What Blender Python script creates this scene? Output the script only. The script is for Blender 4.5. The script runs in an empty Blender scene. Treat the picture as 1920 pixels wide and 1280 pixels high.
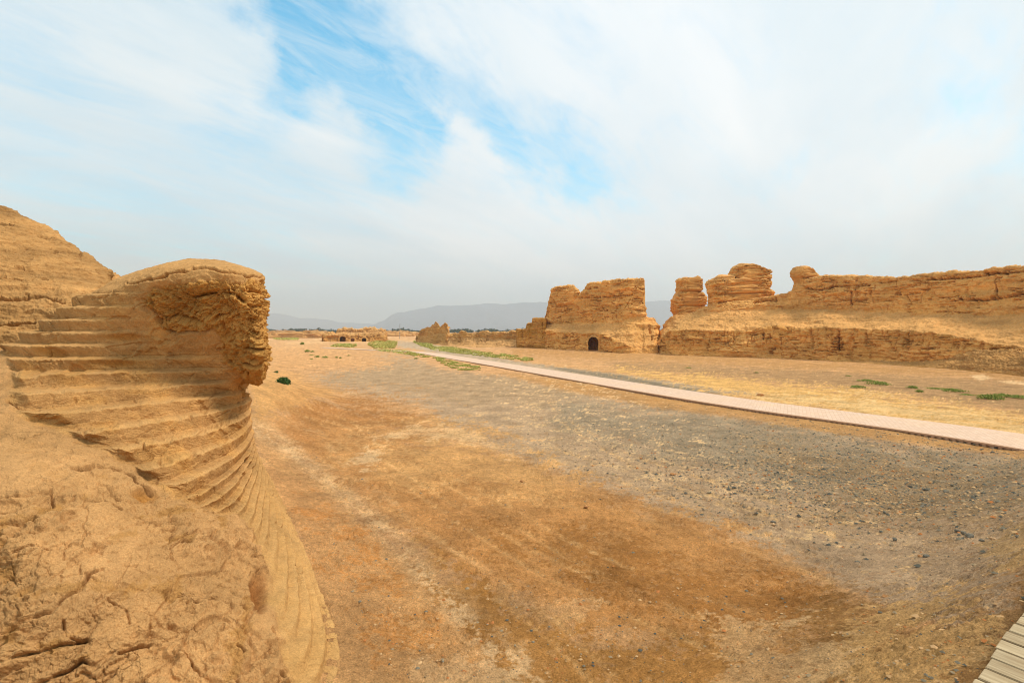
import bpy, bmesh, math, random
import numpy as np
from mathutils import Vector, Matrix

random.seed(7)
rng = np.random.default_rng(7)
sc = bpy.context.scene
COL = sc.collection
H = 3.0            # eye height above the flat ground
F = 907.0          # focal length in photo pixels (1920 wide)
HX, HY = 960.0, 622.0

# ------------------------------------------------------------------ camera, world, sun, exposure
cam_d = bpy.data.cameras.new('camera')
cam_d.sensor_width = 36.0
cam_d.lens = 36.0 * F / 1920.0
cam_d.shift_y = -(640.0 - HY) / 1920.0
cam_d.clip_start = 0.05
cam_d.clip_end = 40000.0
cam = bpy.data.objects.new('camera', cam_d)
cam.location = (0, 0, H)
cam.rotation_euler = (math.radians(90), 0, 0)
COL.objects.link(cam)
sc.camera = cam

SUN_EL, SUN_AZ = math.radians(58), math.radians(98)     # azimuth clockwise from +Y (view direction)
sun_d = bpy.data.lights.new('sun', 'SUN')
sun_d.energy = 2.9
sun_d.angle = math.radians(12)
sun_d.color = (1.0, 0.94, 0.86)
sun = bpy.data.objects.new('sun', sun_d)
sdir = Vector((math.sin(SUN_AZ) * math.cos(SUN_EL), math.cos(SUN_AZ) * math.cos(SUN_EL), math.sin(SUN_EL)))
sun.rotation_euler = (-sdir).to_track_quat('-Z', 'Y').to_euler()
sun.location = sdir * 50
COL.objects.link(sun)

sc.view_settings.view_transform = 'Standard'
sc.view_settings.look = 'None'
sc.view_settings.exposure = 0.30
sc.view_settings.gamma = 1.0
sc.render.engine = 'CYCLES'
sc.cycles.max_bounces = 5
sc.cycles.diffuse_bounces = 3
sc.cycles.volume_bounces = 1
sc.cycles.use_denoising = True
sc.cycles.filter_width = 1.05

def lin(c):
    c = c / 255.0
    return c / 12.92 if c <= 0.04045 else ((c + 0.055) / 1.055) ** 2.4
def srgb(r, g, b, k=1.0):
    return (lin(r) * k, lin(g) * k, lin(b) * k, 1.0)

world = bpy.data.worlds.new('World')
sc.world = world
world.use_nodes = True
wt = world.node_tree
for n in list(wt.nodes):
    wt.nodes.remove(n)
def wn(t, **k):
    n = wt.nodes.new(t)
    for a, v in k.items():
        setattr(n, a, v)
    return n
def wmath(op, a, b=None, c=None, clamp=False):
    n = wn('ShaderNodeMath', operation=op, use_clamp=clamp)
    for i, v in enumerate((a, b, c)):
        if v is None: continue
        if isinstance(v, (int, float)): n.inputs[i].default_value = v
        else: wt.links.new(v, n.inputs[i])
    return n.outputs[0]
def wvec(op, a, b=None, scale=None):
    n = wn('ShaderNodeVectorMath', operation=op)
    for i, v in enumerate((a, b)):
        if v is None: continue
        if isinstance(v, (tuple, list)): n.inputs[i].default_value = v
        else: wt.links.new(v, n.inputs[i])
    if scale is not None: n.inputs['Scale'].default_value = scale
    return n
def wmix(f, a, b):
    n = wn('ShaderNodeMix', data_type='RGBA')
    for s, v in ((n.inputs[0], f), (n.inputs[6], a), (n.inputs[7], b)):
        if isinstance(v, (int, float)): s.default_value = v
        elif isinstance(v, tuple): s.default_value = v
        else: wt.links.new(v, s)
    return n.outputs[2]
tc = wn('ShaderNodeTexCoord')
D0 = tc.outputs['Generated']
sky = wn('ShaderNodeTexSky', sky_type='NISHITA')
sky.sun_disc = False
sky.sun_elevation = SUN_EL
sky.sun_rotation = SUN_AZ
sky.altitude = 0
sky.air_density = 1.2
sky.dust_density = 0.6
sky.ozone_density = 2.5
# cloud layer: direction projected on a flat layer, so streaks flatten towards the horizon
sep = wn('ShaderNodeSeparateXYZ'); wt.links.new(D0, sep.inputs[0])
zz = wmath('ADD', wmath('MAXIMUM', sep.outputs[2], 0.0), 0.22)
cmb = wn('ShaderNodeCombineXYZ')
wt.links.new(wmath('DIVIDE', sep.outputs[0], zz), cmb.inputs[0])
wt.links.new(wmath('DIVIDE', sep.outputs[1], zz), cmb.inputs[1])
def wnoise(vec, scale, detail, rough, dist=0.0):
    n = wn('ShaderNodeTexNoise'); wt.links.new(vec, n.inputs['Vector'])
    n.inputs['Scale'].default_value = scale; n.inputs['Detail'].default_value = detail
    n.inputs['Roughness'].default_value = rough; n.inputs['Distortion'].default_value = dist
    return n
rot = wn('ShaderNodeVectorRotate'); wt.links.new(cmb.outputs[0], rot.inputs[0]); rot.inputs['Angle'].default_value = math.radians(-52)
strk = wn('ShaderNodeMapping'); wt.links.new(rot.outputs[0], strk.inputs[0]); strk.inputs['Scale'].default_value = (0.55, 1.5, 1)
fib = wnoise(strk.outputs[0], 3.4, 10, 0.64, 0.7)
big = wnoise(cmb.outputs[0], 1.1, 5, 0.5, 0.3)
# warp the direction before measuring it against the gaps in the cloud
wv = wvec('SUBTRACT', wnoise(D0, 3.6, 8, 0.62).outputs['Color'], (0.5, 0.5, 0.5))
wdir = wvec('NORMALIZE', wvec('ADD', D0, wvec('SCALE', wv.outputs[0], scale=0.34).outputs[0]).outputs[0]).outputs[0]
GAPS = [(520, 10, 62, .95), (575, 65, 66, 1.1), (625, 125, 66, 1.0), (680, 50, 80, .4), (545, 130, 45, .9), (735, 225, 52, 1.0), (740, 285, 50, .95), (440, 100, 60, -.5), (620, 220, 45, -.5), (835, 262, 26, -.9), (900, 288, 30, -1.0), (958, 306, 24, -.8), (1045, 305, 20, -.7), (930, 150, 70, -.3), (800, 90, 60, -.15), (860, 360, 60, -.4),
        (700, 190, 70, .5), (860, 220, 70, .4), (960, 250, 55, .6), (1000, 280, 60, .5), (1080, 325, 50, .6), (1112, 360, 34, .6), (1150, 330, 50, .35),
        (880, 315, 50, .35), (490, 245, 60, .5), (400, 150, 80, .25), (1490, 328, 35, .38), (1905, 150, 50, .5), (1850, 190, 60, .25), (1915, 300, 45, .4),
        (1340, 335, 40, .2), (1110, 60, 60, .0), (150, 340, 170, .3), (60, 150, 120, .25), (380, 400, 150, .26), (560, 430, 120, .25), (100, 430, 120, .25),
        (1540, 60, 90, .1), (1850, 380, 80, .15), (870, 20, 90, .1), (780, 120, 90, .2), (1000, 250, 90, .3), (1090, 330, 80, .3), (720, 260, 100, .3)]
gap = None
for (x, y, r, s) in GAPS:
    v = Vector(((x - HX) / F, 1, (HY - y) / F)); L = v.length; v.normalize()
    ang = r / F / L
    d = wvec('DOT_PRODUCT', wdir, tuple(v)).outputs['Value']
    # gaussian of the angle: exp((dot-1)/ang^2)
    e = wmath('MULTIPLY', wmath('EXPONENT', wmath('MULTIPLY', wmath('SUBTRACT', d, 1.0), 1.0 / ang ** 2)), s)
    gap = e if gap is None else wmath('ADD', gap, e)
g2 = wmath('ADD', gap, wmath('MULTIPLY', wmath('SUBTRACT', fib.outputs[0], 0.5), 2.2))
g3 = wmath('ADD', g2, wmath('MULTIPLY', wmath('SUBTRACT', big.outputs[0], 0.5), 0.6))
ramp = wn('ShaderNodeMapRange', interpolation_type='SMOOTHSTEP'); wt.links.new(g3, ramp.inputs[0])
ramp.inputs[1].default_value = -0.08; ramp.inputs[2].default_value = 1.6
gapf = ramp.outputs[0]
gz = wn('ShaderNodeMapRange', interpolation_type='SMOOTHSTEP'); wt.links.new(sep.outputs[2], gz.inputs[0])
gz.inputs[1].default_value = 0.18; gz.inputs[2].default_value = 0.5; gz.inputs[3].default_value = 0.55; gz.inputs[4].default_value = 1.0
wsp = wn('ShaderNodeMapRange'); wt.links.new(wnoise(strk.outputs[0], 6.5, 10, 0.68, 1.2).outputs[0], wsp.inputs[0])
wsp.inputs[1].default_value = 0.36; wsp.inputs[2].default_value = 0.60; wsp.inputs[3].default_value = 0.55; wsp.inputs[4].default_value = 1.0
gaph = wmath('MULTIPLY', wmath('MULTIPLY', gapf, gz.outputs[0]), wsp.outputs[0])
# cloud brightness: brightest high up around a bright patch ahead, greyer to the horizon and the left edge
hm = wn('ShaderNodeMapRange', interpolation_type='SMOOTHSTEP'); wt.links.new(sep.outputs[2], hm.inputs[0])
hm.inputs[1].default_value = -0.02; hm.inputs[2].default_value = 0.24
cl = wmix(hm.outputs[0], srgb(190, 199, 197, 10), srgb(229, 235, 236, 10))
glow = wvec('DOT_PRODUCT', D0, tuple(Vector(((1150 - HX) / F, 1, (HY - 150) / F)).normalized())).outputs['Value']
gl = wmath('EXPONENT', wmath('MULTIPLY', wmath('SUBTRACT', glow, 1.0), 7.0))
cl2 = wmix(wmath('MULTIPLY', gl, 0.85, clamp=True), cl, srgb(244, 245, 246, 10.0))
shade = wn('ShaderNodeMapRange'); wt.links.new(wnoise(strk.outputs[0], 1.3, 6, 0.55, 0.4).outputs[0], shade.inputs[0])
shade.inputs[1].default_value = 0.35; shade.inputs[2].default_value = 0.65; shade.inputs[3].default_value = 0.6; shade.inputs[4].default_value = 0.0
cl3 = wmix(wmath('MULTIPLY', shade.outputs[0], wmath('SUBTRACT', 1.0, wmath('MULTIPLY', gl, .5), clamp=True)), cl2, srgb(172, 205, 222, 10))
skyb = wn('ShaderNodeMix', data_type='RGBA', blend_type='MULTIPLY'); skyb.inputs[0].default_value = 1
wt.links.new(sky.outputs[0], skyb.inputs[6]); skyb.inputs[7].default_value = (0.62, 2.15, 2.1, 1)
skyc = skyb.outputs[2]
fin = wmix(gaph, cl3, skyc)
bg = wn('ShaderNodeBackground'); wt.links.new(fin, bg.inputs[0]); bg.inputs[1].default_value = 0.096
wo = wn('ShaderNodeOutputWorld'); wt.links.new(bg.outputs[0], wo.inputs[0])

# ------------------------------------------------------------------ numpy noise
_perm = rng.permutation(256).astype(np.int32); _perm = np.concatenate([_perm, _perm])
_g = rng.normal(size=(256, 3)); _g /= np.linalg.norm(_g, axis=1)[:, None]; _g = _g.astype(np.float32)
def perlin(P):
    P = np.asarray(P, np.float32)
    i = np.floor(P).astype(np.int32); f = P - i
    i &= 255
    u = f * f * f * (f * (f * 6 - 15) + 10)
    out = 0
    for dx in (0, 1):
        wx = u[:, 0] if dx else 1 - u[:, 0]
        a = _perm[(i[:, 0] + dx) & 255]
        for dy in (0, 1):
            wy = u[:, 1] if dy else 1 - u[:, 1]
            b = _perm[(a + i[:, 1] + dy) & 255]
            for dz in (0, 1):
                wz = u[:, 2] if dz else 1 - u[:, 2]
                g = _g[_perm[(b + i[:, 2] + dz) & 255]]
                out = out + wx * wy * wz * (g[:, 0] * (f[:, 0] - dx) + g[:, 1] * (f[:, 1] - dy) + g[:, 2] * (f[:, 2] - dz))
    return out * 1.5
def fbm(P, sc_=1.0, octv=4, rough=0.5, off=0.0, ridge=False):
    P = np.asarray(P, np.float32) * np.asarray(sc_, np.float32) + off
    a, s, t = 1.0, 0.0, 0.0
    for k in range(octv):
        n = perlin(P)
        if ridge: n = 1 - np.abs(n) * 2
        s = s + a * n; t += a
        a *= rough; P = P * 2.03 + 17.3
    return s / t
def cells(P, sc_, mask=None):
    """cellular pattern: distance to the border of two cells, and one random value per cell"""
    Q = np.asarray(P, np.float32) * np.asarray(sc_, np.float32)
    e = np.full(len(Q), 1.0, np.float32); rv = np.zeros(len(Q), np.float32)
    sel = np.arange(len(Q)) if mask is None else np.nonzero(mask)[0]
    q = Q[sel]; i = np.floor(q).astype(np.int32); f = q - i
    f1 = np.full(len(q), 9., np.float32); f2 = f1.copy(); idv = np.zeros(len(q), np.int32)
    for dx in (-1, 0, 1):
        for dy in (-1, 0, 1):
            for dz in (-1, 0, 1):
                h = _perm[(_perm[(_perm[(i[:, 0] + dx) & 255] + i[:, 1] + dy) & 255] + i[:, 2] + dz) & 255]
                j = _g[h] * .45 + .5
                d = (dx + j[:, 0] - f[:, 0]) ** 2 + (dy + j[:, 1] - f[:, 1]) ** 2 + (dz + j[:, 2] - f[:, 2]) ** 2
                c = d < f1
                f2 = np.where(c, f1, np.minimum(f2, d)); idv = np.where(c, h, idv); f1 = np.where(c, d, f1)
    e[sel] = np.sqrt(f2) - np.sqrt(f1); rv[sel] = ((idv * 37) % 256) / 255.0
    return e, rv
def sstep(x, a, b):
    t = np.clip((x - a) / (b - a), 0, 1)
    return t * t * (3 - 2 * t)
def to_px(P):
    Y = np.maximum(P[:, 1], 0.05)
    return HX + F * P[:, 0] / Y, HY + F * (H - P[:, 2]) / Y
def seg_dist(x, y, poly, closed=False):
    pts = list(poly) + ([poly[0]] if closed else [])
    d = np.full(x.shape, 1e9)
    for (x0, y0), (x1, y1) in zip(pts[:-1], pts[1:]):
        vx, vy = x1 - x0, y1 - y0
        t = np.clip(((x - x0) * vx + (y - y0) * vy) / (vx * vx + vy * vy + 1e-9), 0, 1)
        d = np.minimum(d, np.hypot(x - x0 - t * vx, y - y0 - t * vy))
    return d
def sdist(x, y, poly):
    """signed distance, positive inside"""
    ins = np.zeros(x.shape, bool)
    n = len(poly)
    for i in range(n):
        x0, y0 = poly[i]; x1, y1 = poly[(i + 1) % n]
        c = ((y0 > y) != (y1 > y)) & (x < (x1 - x0) * (y - y0) / ((y1 - y0) if y1 != y0 else 1e-9) + x0)
        ins ^= c
    d = seg_dist(x, y, poly, True)
    return np.where(ins, d, -d)

# ------------------------------------------------------------------ mesh helpers
def tag(o, label=None, cat=None, group=None, kind=None):
    if label: o['label'] = label
    if cat: o['category'] = cat
    if group: o['group'] = group
    if kind: o['kind'] = kind
    return o
def link(name, me, mat=None, parent=None):
    me.name = name
    o = bpy.data.objects.new(name, me)
    COL.objects.link(o)
    if mat: me.materials.append(mat)
    if parent: o.parent = parent
    return o
def empty(name, loc=(0, 0, 0)):
    o = bpy.data.objects.new(name, None); o.location = loc; o.empty_display_size = 0.3
    COL.objects.link(o); return o
def raw_mesh(V, Q, col=None, smooth=True):
    me = bpy.data.meshes.new('m')
    V = np.asarray(V, np.float32); Q = np.asarray(Q, np.int32)
    k = Q.shape[1]
    me.vertices.add(len(V)); me.vertices.foreach_set('co', V.ravel())
    me.loops.add(Q.size); me.loops.foreach_set('vertex_index', Q.ravel())
    me.polygons.add(len(Q)); me.polygons.foreach_set('loop_start', np.arange(0, Q.size, k, dtype=np.int32))
    me.polygons.foreach_set('loop_total', np.full(len(Q), k, np.int32))
    me.polygons.foreach_set('use_smooth', np.full(len(Q), smooth))
    me.update(calc_edges=True)
    if col is not None:
        a = me.color_attributes.new('Col', 'FLOAT_COLOR', 'POINT')
        c = np.ones((len(V), 4), np.float32); c[:, :3] = col
        a.data.foreach_set('color', c.ravel())
    return me
def grid_quads(nr, nc, wrap=False):
    r = np.arange(nr - 1)[:, None]; c = np.arange(nc if wrap else nc - 1)[None, :]
    c2 = (c + 1) % nc
    a = r * nc + c; b = r * nc + c2; d = (r + 1) * nc + c2; e = (r + 1) * nc + c
    return np.stack([a, b, d, e], -1).reshape(-1, 4)
def grid_normals(G, wrap=False):
    if wrap:
        du = np.roll(G, -1, 1) - np.roll(G, 1, 1)
    else:
        du = np.gradient(G, axis=1)
    dv = np.gradient(G, axis=0)
    n = np.cross(du, dv)
    return n / (np.linalg.norm(n, axis=2, keepdims=True) + 1e-9)
def smooth_axis(A, k, axis):
    if k <= 0: return A
    w = np.exp(-0.5 * (np.arange(-2 * k, 2 * k + 1) / k) ** 2); w /= w.sum()
    pad = [(0, 0)] * A.ndim; pad[axis] = (2 * k, 2 * k)
    B = np.pad(A, pad, mode='edge')
    return np.apply_along_axis(lambda v: np.convolve(v, w, 'valid'), axis, B)

# ------------------------------------------------------------------ materials
def new_mat(name):
    m = bpy.data.materials.new(name); m.use_nodes = True
    nt = m.node_tree; b = nt.nodes['Principled BSDF']
    b.inputs['Roughness'].default_value = 0.95
    b.inputs['Specular IOR Level'].default_value = 0.08
    return m, nt, b
def nd(nt, t, **k):
    n = nt.nodes.new(t)
    for a, v in k.items(): setattr(n, a, v)
    return n
def noise_n(nt, vec, scale, detail=6, rough=0.6, dist=0.0):
    n = nd(nt, 'ShaderNodeTexNoise'); nt.links.new(vec, n.inputs['Vector'])
    n.inputs['Scale'].default_value = scale; n.inputs['Detail'].default_value = detail
    n.inputs['Roughness'].default_value = rough; n.inputs['Distortion'].default_value = dist
    return n.outputs[0]
def maprange(nt, v, a, b, c, d):
    n = nd(nt, 'ShaderNodeMapRange'); nt.links.new(v, n.inputs[0])
    for i, q in enumerate((a, b, c, d)): n.inputs[i + 1].default_value = q
    return n.outputs[0]
def math_n(nt, op, a, b):
    n = nd(nt, 'ShaderNodeMath', operation=op)
    for i, v in enumerate((a, b)):
        if isinstance(v, (int, float)): n.inputs[i].default_value = v
        else: nt.links.new(v, n.inputs[i])
    return n.outputs[0]
def mixc(nt, f, a, b, blend='MIX'):
    n = nd(nt, 'ShaderNodeMix', data_type='RGBA', blend_type=blend)
    for s, v in ((n.inputs[0], f), (n.inputs[6], a), (n.inputs[7], b)):
        if isinstance(v, (int, float)): s.default_value = v
        elif isinstance(v, tuple): s.default_value = v
        else: nt.links.new(v, s)
    return n.outputs[2]

def earth_mat(name, s=1.0, bump=0.03, strata=0.0, contrast=0.25, courses=0.0, cracks=0.0, gritty=0.0, gain=1.0):
    """sun-dried earth; the broad colour patches sit in the Col attribute, this adds the grain"""
    m, nt, b = new_mat(name)
    at = nd(nt, 'ShaderNodeAttribute', attribute_name='Col')
    geo = nd(nt, 'ShaderNodeNewGeometry'); pos = geo.outputs['Position']
    n1 = noise_n(nt, pos, 0.8 * s, 8, 0.62)
    n2 = noise_n(nt, pos, 6.0 * s, 8, 0.7)
    n3 = noise_n(nt, pos, 45.0 * s, 4, 0.7)
    c = mixc(nt, 1.0, at.outputs[0], maprange(nt, n1, .3, .7, (1 - contrast) * gain, (1 + contrast * .6) * gain), 'MULTIPLY')
    c = mixc(nt, 1.0, c, maprange(nt, n2, .3, .7, 1 - contrast * .7, 1 + contrast * .6), 'MULTIPLY')
    c = mixc(nt, 1.0, c, maprange(nt, n3, .3, .7, 1 - contrast * .6 - gritty, 1 + contrast * .5 + gritty), 'MULTIPLY')
    if gritty > .1:
        sp = noise_n(nt, pos, 16.0 * s, 8, .78)
        c = mixc(nt, 1.0, c, (1.12, 1.10, 1.06, 1), 'MULTIPLY')
        c = mixc(nt, 1.0, c, maprange(nt, sp, .55, .64, 1.0, .62), 'MULTIPLY')
        c = mixc(nt, 1.0, c, maprange(nt, sp, .34, .44, 1.28, 1.0), 'MULTIPLY')
    h = math_n(nt, 'ADD', math_n(nt, 'MULTIPLY', n2, 1.0), math_n(nt, 'MULTIPLY', n3, 0.34))
    if strata or courses:
        mp = nd(nt, 'ShaderNodeMapping'); nt.links.new(pos, mp.inputs[0]); mp.inputs['Scale'].default_value = (0.16, 0.16, 2.2)
        ns = noise_n(nt, mp.outputs[0], 1.5 * s, 8, 0.65, 0.4)
        c = mixc(nt, 1.0, c, maprange(nt, ns, .35, .65, 1 - strata * .5, 1 + strata * .3), 'MULTIPLY')
        h = math_n(nt, 'ADD', h, math_n(nt, 'MULTIPLY', ns, 2.2 * strata))
    if courses:
        w = nd(nt, 'ShaderNodeTexWave', bands_direction='Z'); nt.links.new(pos, w.inputs[0])
        w.inputs['Scale'].default_value = courses; w.inputs['Distortion'].default_value = 1.2
        w.inputs['Detail'].default_value = 3; w.inputs['Detail Scale'].default_value = 0.5
        h = math_n(nt, 'ADD', h, math_n(nt, 'MULTIPLY', w.outputs[1], 0.5))
    if cracks:
        wv = nd(nt, 'ShaderNodeVectorMath', operation='ADD')
        nz = nd(nt, 'ShaderNodeTexNoise'); nt.links.new(pos, nz.inputs[0]); nz.inputs['Scale'].default_value = 3.0; nz.inputs['Detail'].default_value = 6
        sc2 = nd(nt, 'ShaderNodeVectorMath', operation='SCALE'); nt.links.new(nz.outputs['Color'], sc2.inputs[0]); sc2.inputs['Scale'].default_value = 0.55
        nt.links.new(pos, wv.inputs[0]); nt.links.new(sc2.outputs[0], wv.inputs[1])
        vo = nd(nt, 'ShaderNodeTexVoronoi', feature='DISTANCE_TO_EDGE'); nt.links.new(wv.outputs[0], vo.inputs['Vector']); vo.inputs['Scale'].default_value = 5.0
        gate = maprange(nt, noise_n(nt, pos, 1.7, 4, .5), .46, .6, 0, 1)
        e = maprange(nt, vo.outputs['Distance'], 0.0, 0.03, -1.0, 0.0)
        h = math_n(nt, 'ADD', h, math_n(nt, 'MULTIPLY', math_n(nt, 'MULTIPLY', e, gate), cracks))
    nt.links.new(c, b.inputs['Base Color'])
    bp = nd(nt, 'ShaderNodeBump'); bp.inputs['Strength'].default_value = 1.0; bp.inputs['Distance'].default_value = bump
    nt.links.new(h, bp.inputs['Height']); nt.links.new(bp.outputs[0], b.inputs['Normal'])
    return m

K = 0.86   # picture colour -> albedo under this light
def pal(r, g, b):
    c = np.array(srgb(r, g, b, K)[:3]); l = c @ [.3, .59, .11]
    return np.clip((l + (c - l) * 1.14) * [1.0, 1.0, 1.0], .02, .9).astype(np.float32)
TAN, GREY, DKGREY = pal(206, 162, 120), pal(190, 162, 132), pal(150, 136, 114)
ORANGE, BROWN, STRAW = pal(202, 150, 100), pal(178, 128, 84), pal(222, 176, 124)
PALE, PINK, RUST = pal(230, 192, 148), pal(214, 166, 118), pal(196, 128, 68)
MUD, MUDLT, MUDDK, MUDOR = pal(196, 152, 104), pal(222, 178, 126), pal(172, 126, 74), pal(200, 140, 78)

# ------------------------------------------------------------------ ground
DECK_P, DECK_T = np.array([1.9, 2.0]), np.array([0.826, 0.564])      # a point on the boardwalk edge and its direction
DECK_N = np.array([-0.564, 0.826])                                     # points away from the deck, over the ground
def ground_h(X, Y):
    d = (X - DECK_P[0]) * DECK_N[0] + (Y - DECK_P[1]) * DECK_N[1]
    h = 1.3 * sstep(-d, -2.7, -0.1) * (0.6 + 0.4 * sstep(-d, -1.2, 0.2))
    # spoil bank along the ruin on the left, running away behind the pillar
    edge = np.interp(Y, [0, 4, 6, 9, 14, 22, 36, 60], [-.2, -1.2, -2.6, -4.3, -6.0, -9.0, -17.5, -34])
    d2 = edge - X
    h2 = sstep(d2, -1.6, 3.4) * np.interp(Y, [0, 5, 9, 15, 24, 36, 50], [.6, .6, .9, 1.3, 1.1, .45, .1])
    # low mounds on the far side of the bank
    m = 0.5 * np.exp(-(((X + 8.2) / 1.8) ** 2 + ((Y - 17.0) / 2.5) ** 2)) + .35 * np.exp(-(((X + 20) / 4) ** 2 + ((Y - 40) / 5) ** 2))
    bas = -0.12 * np.exp(-(((X - 1) / 3.5) ** 2 + ((Y - 8) / 3.5) ** 2))
    # slight rise at the foot of the far ruins
    ft = 0.35 * sstep(X * .42 + Y * .9, 62, 72) * (1 - sstep(np.abs(Y), 90, 140)) * sstep(X, -8, 2)
    return np.maximum(h, h2) + m + bas + ft

def build_ground():
    ys = [0.3]
    while ys[-1] < 9000:
        y = ys[-1]
        ys.append(y + max(0.012, min(y * y / (H * F) * 1.7, y * 0.12)))
    back = [-3000, -800, -200, -60, -20, -8, -4, -2.5, -1.5, -.8, -.3, 0]
    Ys = np.array(back + ys)
    t = np.concatenate([-np.geomspace(3.0, 1.2, 26), np.linspace(-1.19, 1.19, 1020), np.geomspace(1.2, 3.0, 26)])
    W = np.sqrt(Ys ** 2 + 1.2 ** 2)
    X = t[None, :] * W[:, None]; Y = np.repeat(Ys[:, None], len(t), 1)
    sh = X.shape
    X = X.ravel(); Y = Y.ravel()
    P0 = np.stack([X, Y, np.zeros_like(X)], 1)
    z = ground_h(X, Y)
    near = 1 - sstep(np.hypot(X, Y), 30, 90)
    z = z + near * (fbm(P0, .5, 4, .5) * .09 + fbm(P0, 4.0, 4, .55, 9.) * .018)
    vn = 1 - sstep(np.hypot(X, Y), 9, 22)
    rg = fbm(P0, 1.1, 3, .5, 31.)
    cl = fbm(P0, [7, 7, 1], 4, .6, 3., ridge=True)
    z = z + vn * ((cl - .55) * .05 * sstep(rg, -.15, .25) + fbm(P0, 16., 3, .6, 5.) * .020)
    P = np.stack([X, Y, z], 1)
    x, y = to_px(P)
    TR = [[(540, 765), (640, 790), (760, 850), (900, 930), (1060, 1025), (1250, 1112), (1460, 1185)], [(600, 800), (720, 870), (860, 965), (1000, 1050), (1180, 1130), (1380, 1210)],
          [(640, 930), (600, 880), (620, 835), (700, 805), (830, 790), (930, 780)], [(660, 960), (640, 890), (680, 850), (780, 822), (900, 820)], [(490, 850), (600, 900), (760, 985), (900, 1075), (1040, 1180), (1150, 1290)],
          [(1020, 735), (1060, 790), (1180, 860), (1380, 930), (1600, 1000)], [(1150, 940), (1240, 968), (1400, 1010), (1560, 1070)], [(870, 800), (1000, 835), (1130, 880), (1300, 940), (1500, 1010)]]
    wob = fbm(P0, 1.2, 3, .5, 71.); trk = np.zeros(len(x))
    for tpl in TR:
        for off_ in (-.045, .045):
            q = seg_dist(x + wob * 12, (y - HY) * (1 + off_ * .9) + HY + wob * 8, tpl); trk = np.maximum(trk, np.exp(-(q / (1.2 + .009 * (y - HY))) ** 2))
    trk *= (Y > .3) * sstep(fbm(P0, .8, 3, .5, 75.), -.35, .1)
    P[:, 2] -= trk * .016
    infront = Y > .3
    x = np.where(infront, x, -5000); y = np.where(infront, y, 5000)
    # all noises for the colour patches live in world space
    n_a = fbm(P0, .35, 5, .55, 5.); n_b = fbm(P0, 1.6, 5, .6, 11.); n_c = fbm(P0, 5.5, 4, .6, 23.); n_d = fbm(P0, 19., 3, .6, 27.)
    n_f = fbm(P0 * [1, .4, 1], .12, 4, .55, 41.)
    def pm(poly, w, amp=1.0):
        s = sdist(x, y, poly)
        sel = s > -6 * w
        out = np.zeros(len(s)); out[sel] = sstep(s[sel] / (w * 1.25) + amp * (n_a[sel] * 2.0 + n_b[sel] * 2.6 + n_c[sel] * 2.2 + n_d[sel] * 1.5), -.55, .55)
        return out
    C = np.repeat(TAN[None], len(x), 0).astype(np.float32)
    def lay(mask, col, k=1.0):
        nonlocal C
        m = np.clip(mask * k, 0, 1)[:, None].astype(np.float32)
        C = C * (1 - m) + col[None] * m
    lay(sstep(n_f, -.2, .35), PINK, .5)
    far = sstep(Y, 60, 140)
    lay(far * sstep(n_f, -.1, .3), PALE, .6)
    # grey tan flat between the basin and the path
    lay(pm([(560, 715), (640, 690), (720, 668), (800, 672), (900, 692), (1060, 715), (1240, 748), (1420, 778), (1620, 806), (1960, 852), (2300, 880), (2300, 1300), (1900, 1240),
            (1700, 1160), (1560, 1090), (1400, 1020), (1200, 950), (1000, 880), (860, 820), (780, 765), (640, 735)], 14), GREY, .95)
    lay(pm([(590, 712), (660, 692), (740, 672), (800, 680), (960, 706), (1130, 740), (1000, 760), (880, 758), (760, 735), (640, 722)], 9, .8), pal(180, 152, 120), .75)
    lay(pm([(1060, 745), (1240, 760), (1450, 795), (1700, 835), (1930, 870), (1930, 960), (1720, 985), (1500, 940), (1330, 890), (1180, 835), (1040, 800)], 22), DKGREY, .75)
    lay(pm([(1440, 860), (1700, 880), (1940, 930), (1940, 1020), (1700, 1010), (1520, 950)], 40, 1.3), pal(158, 126, 90), .6)
    # strip beside the path, brown
    lay(pm([(900, 690), (1100, 718), (1300, 752), (1500, 780), (1700, 812), (1960, 848), (1960, 862), (1700, 832), (1480, 796), (1240, 765), (1060, 733)], 6, .6), pal(196, 148, 98), .8)
    # pale lime crust in streaks over the flat
    streak = sstep(n_b * .8 + n_c * .9 + n_d * .4, .08, .42)
    lay(pm([(980, 740), (1150, 770), (1300, 860), (1560, 950), (1700, 1010), (1600, 1020), (1400, 960), (1220, 900), (1040, 820)], 30, 1.2) * streak, PALE, 1.0)
    lay(pm([(900, 800), (1020, 815), (1120, 850), (1340, 950), (1500, 1020), (1380, 1010), (1200, 950), (1060, 890), (930, 840)], 24, 1.2) * streak, pal(222, 190, 148), .7)
    for ln, w in (([(1150, 940), (1240, 968), (1330, 995)], 3.0), ([(1020, 850), (1065, 872)], 1.8), ([(925, 832), (975, 845)], 2.5), ([(1240, 900), (1310, 930), (1430, 985)], 3.), ([(640, 735), (700, 742), (760, 741)], 2.)):
        dd = seg_dist(x, y, ln); lay(np.exp(-(dd / w) ** 2) * sstep(n_b + n_c, -.3, .3), PALE, .9)
    # straw and orange basin
    basin = [(480, 790), (540, 752), (640, 745), (770, 770), (850, 815), (1000, 866), (1200, 940), (1380, 1005), (1540, 1085), (1570, 1140), (1480, 1185), (1300, 1200),
             (1100, 1190), (940, 1120), (800, 1040), (660, 945), (540, 860)]
    mb = pm(basin, 26, 1.15)
    lay(mb, ORANGE, .85)
    lay(mb * sstep(n_b + .5 * n_c, -.15, .4), BROWN, .65)
    lay(pm([(560, 742), (680, 752), (780, 772), (740, 800), (620, 800), (560, 850), (510, 815)], 20), BROWN, .75)
    lay(pm([(640, 860), (690, 820), (840, 815), (1000, 858), (1100, 905), (1040, 930), (860, 920), (720, 900)], 34, .9), STRAW, .6)
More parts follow.
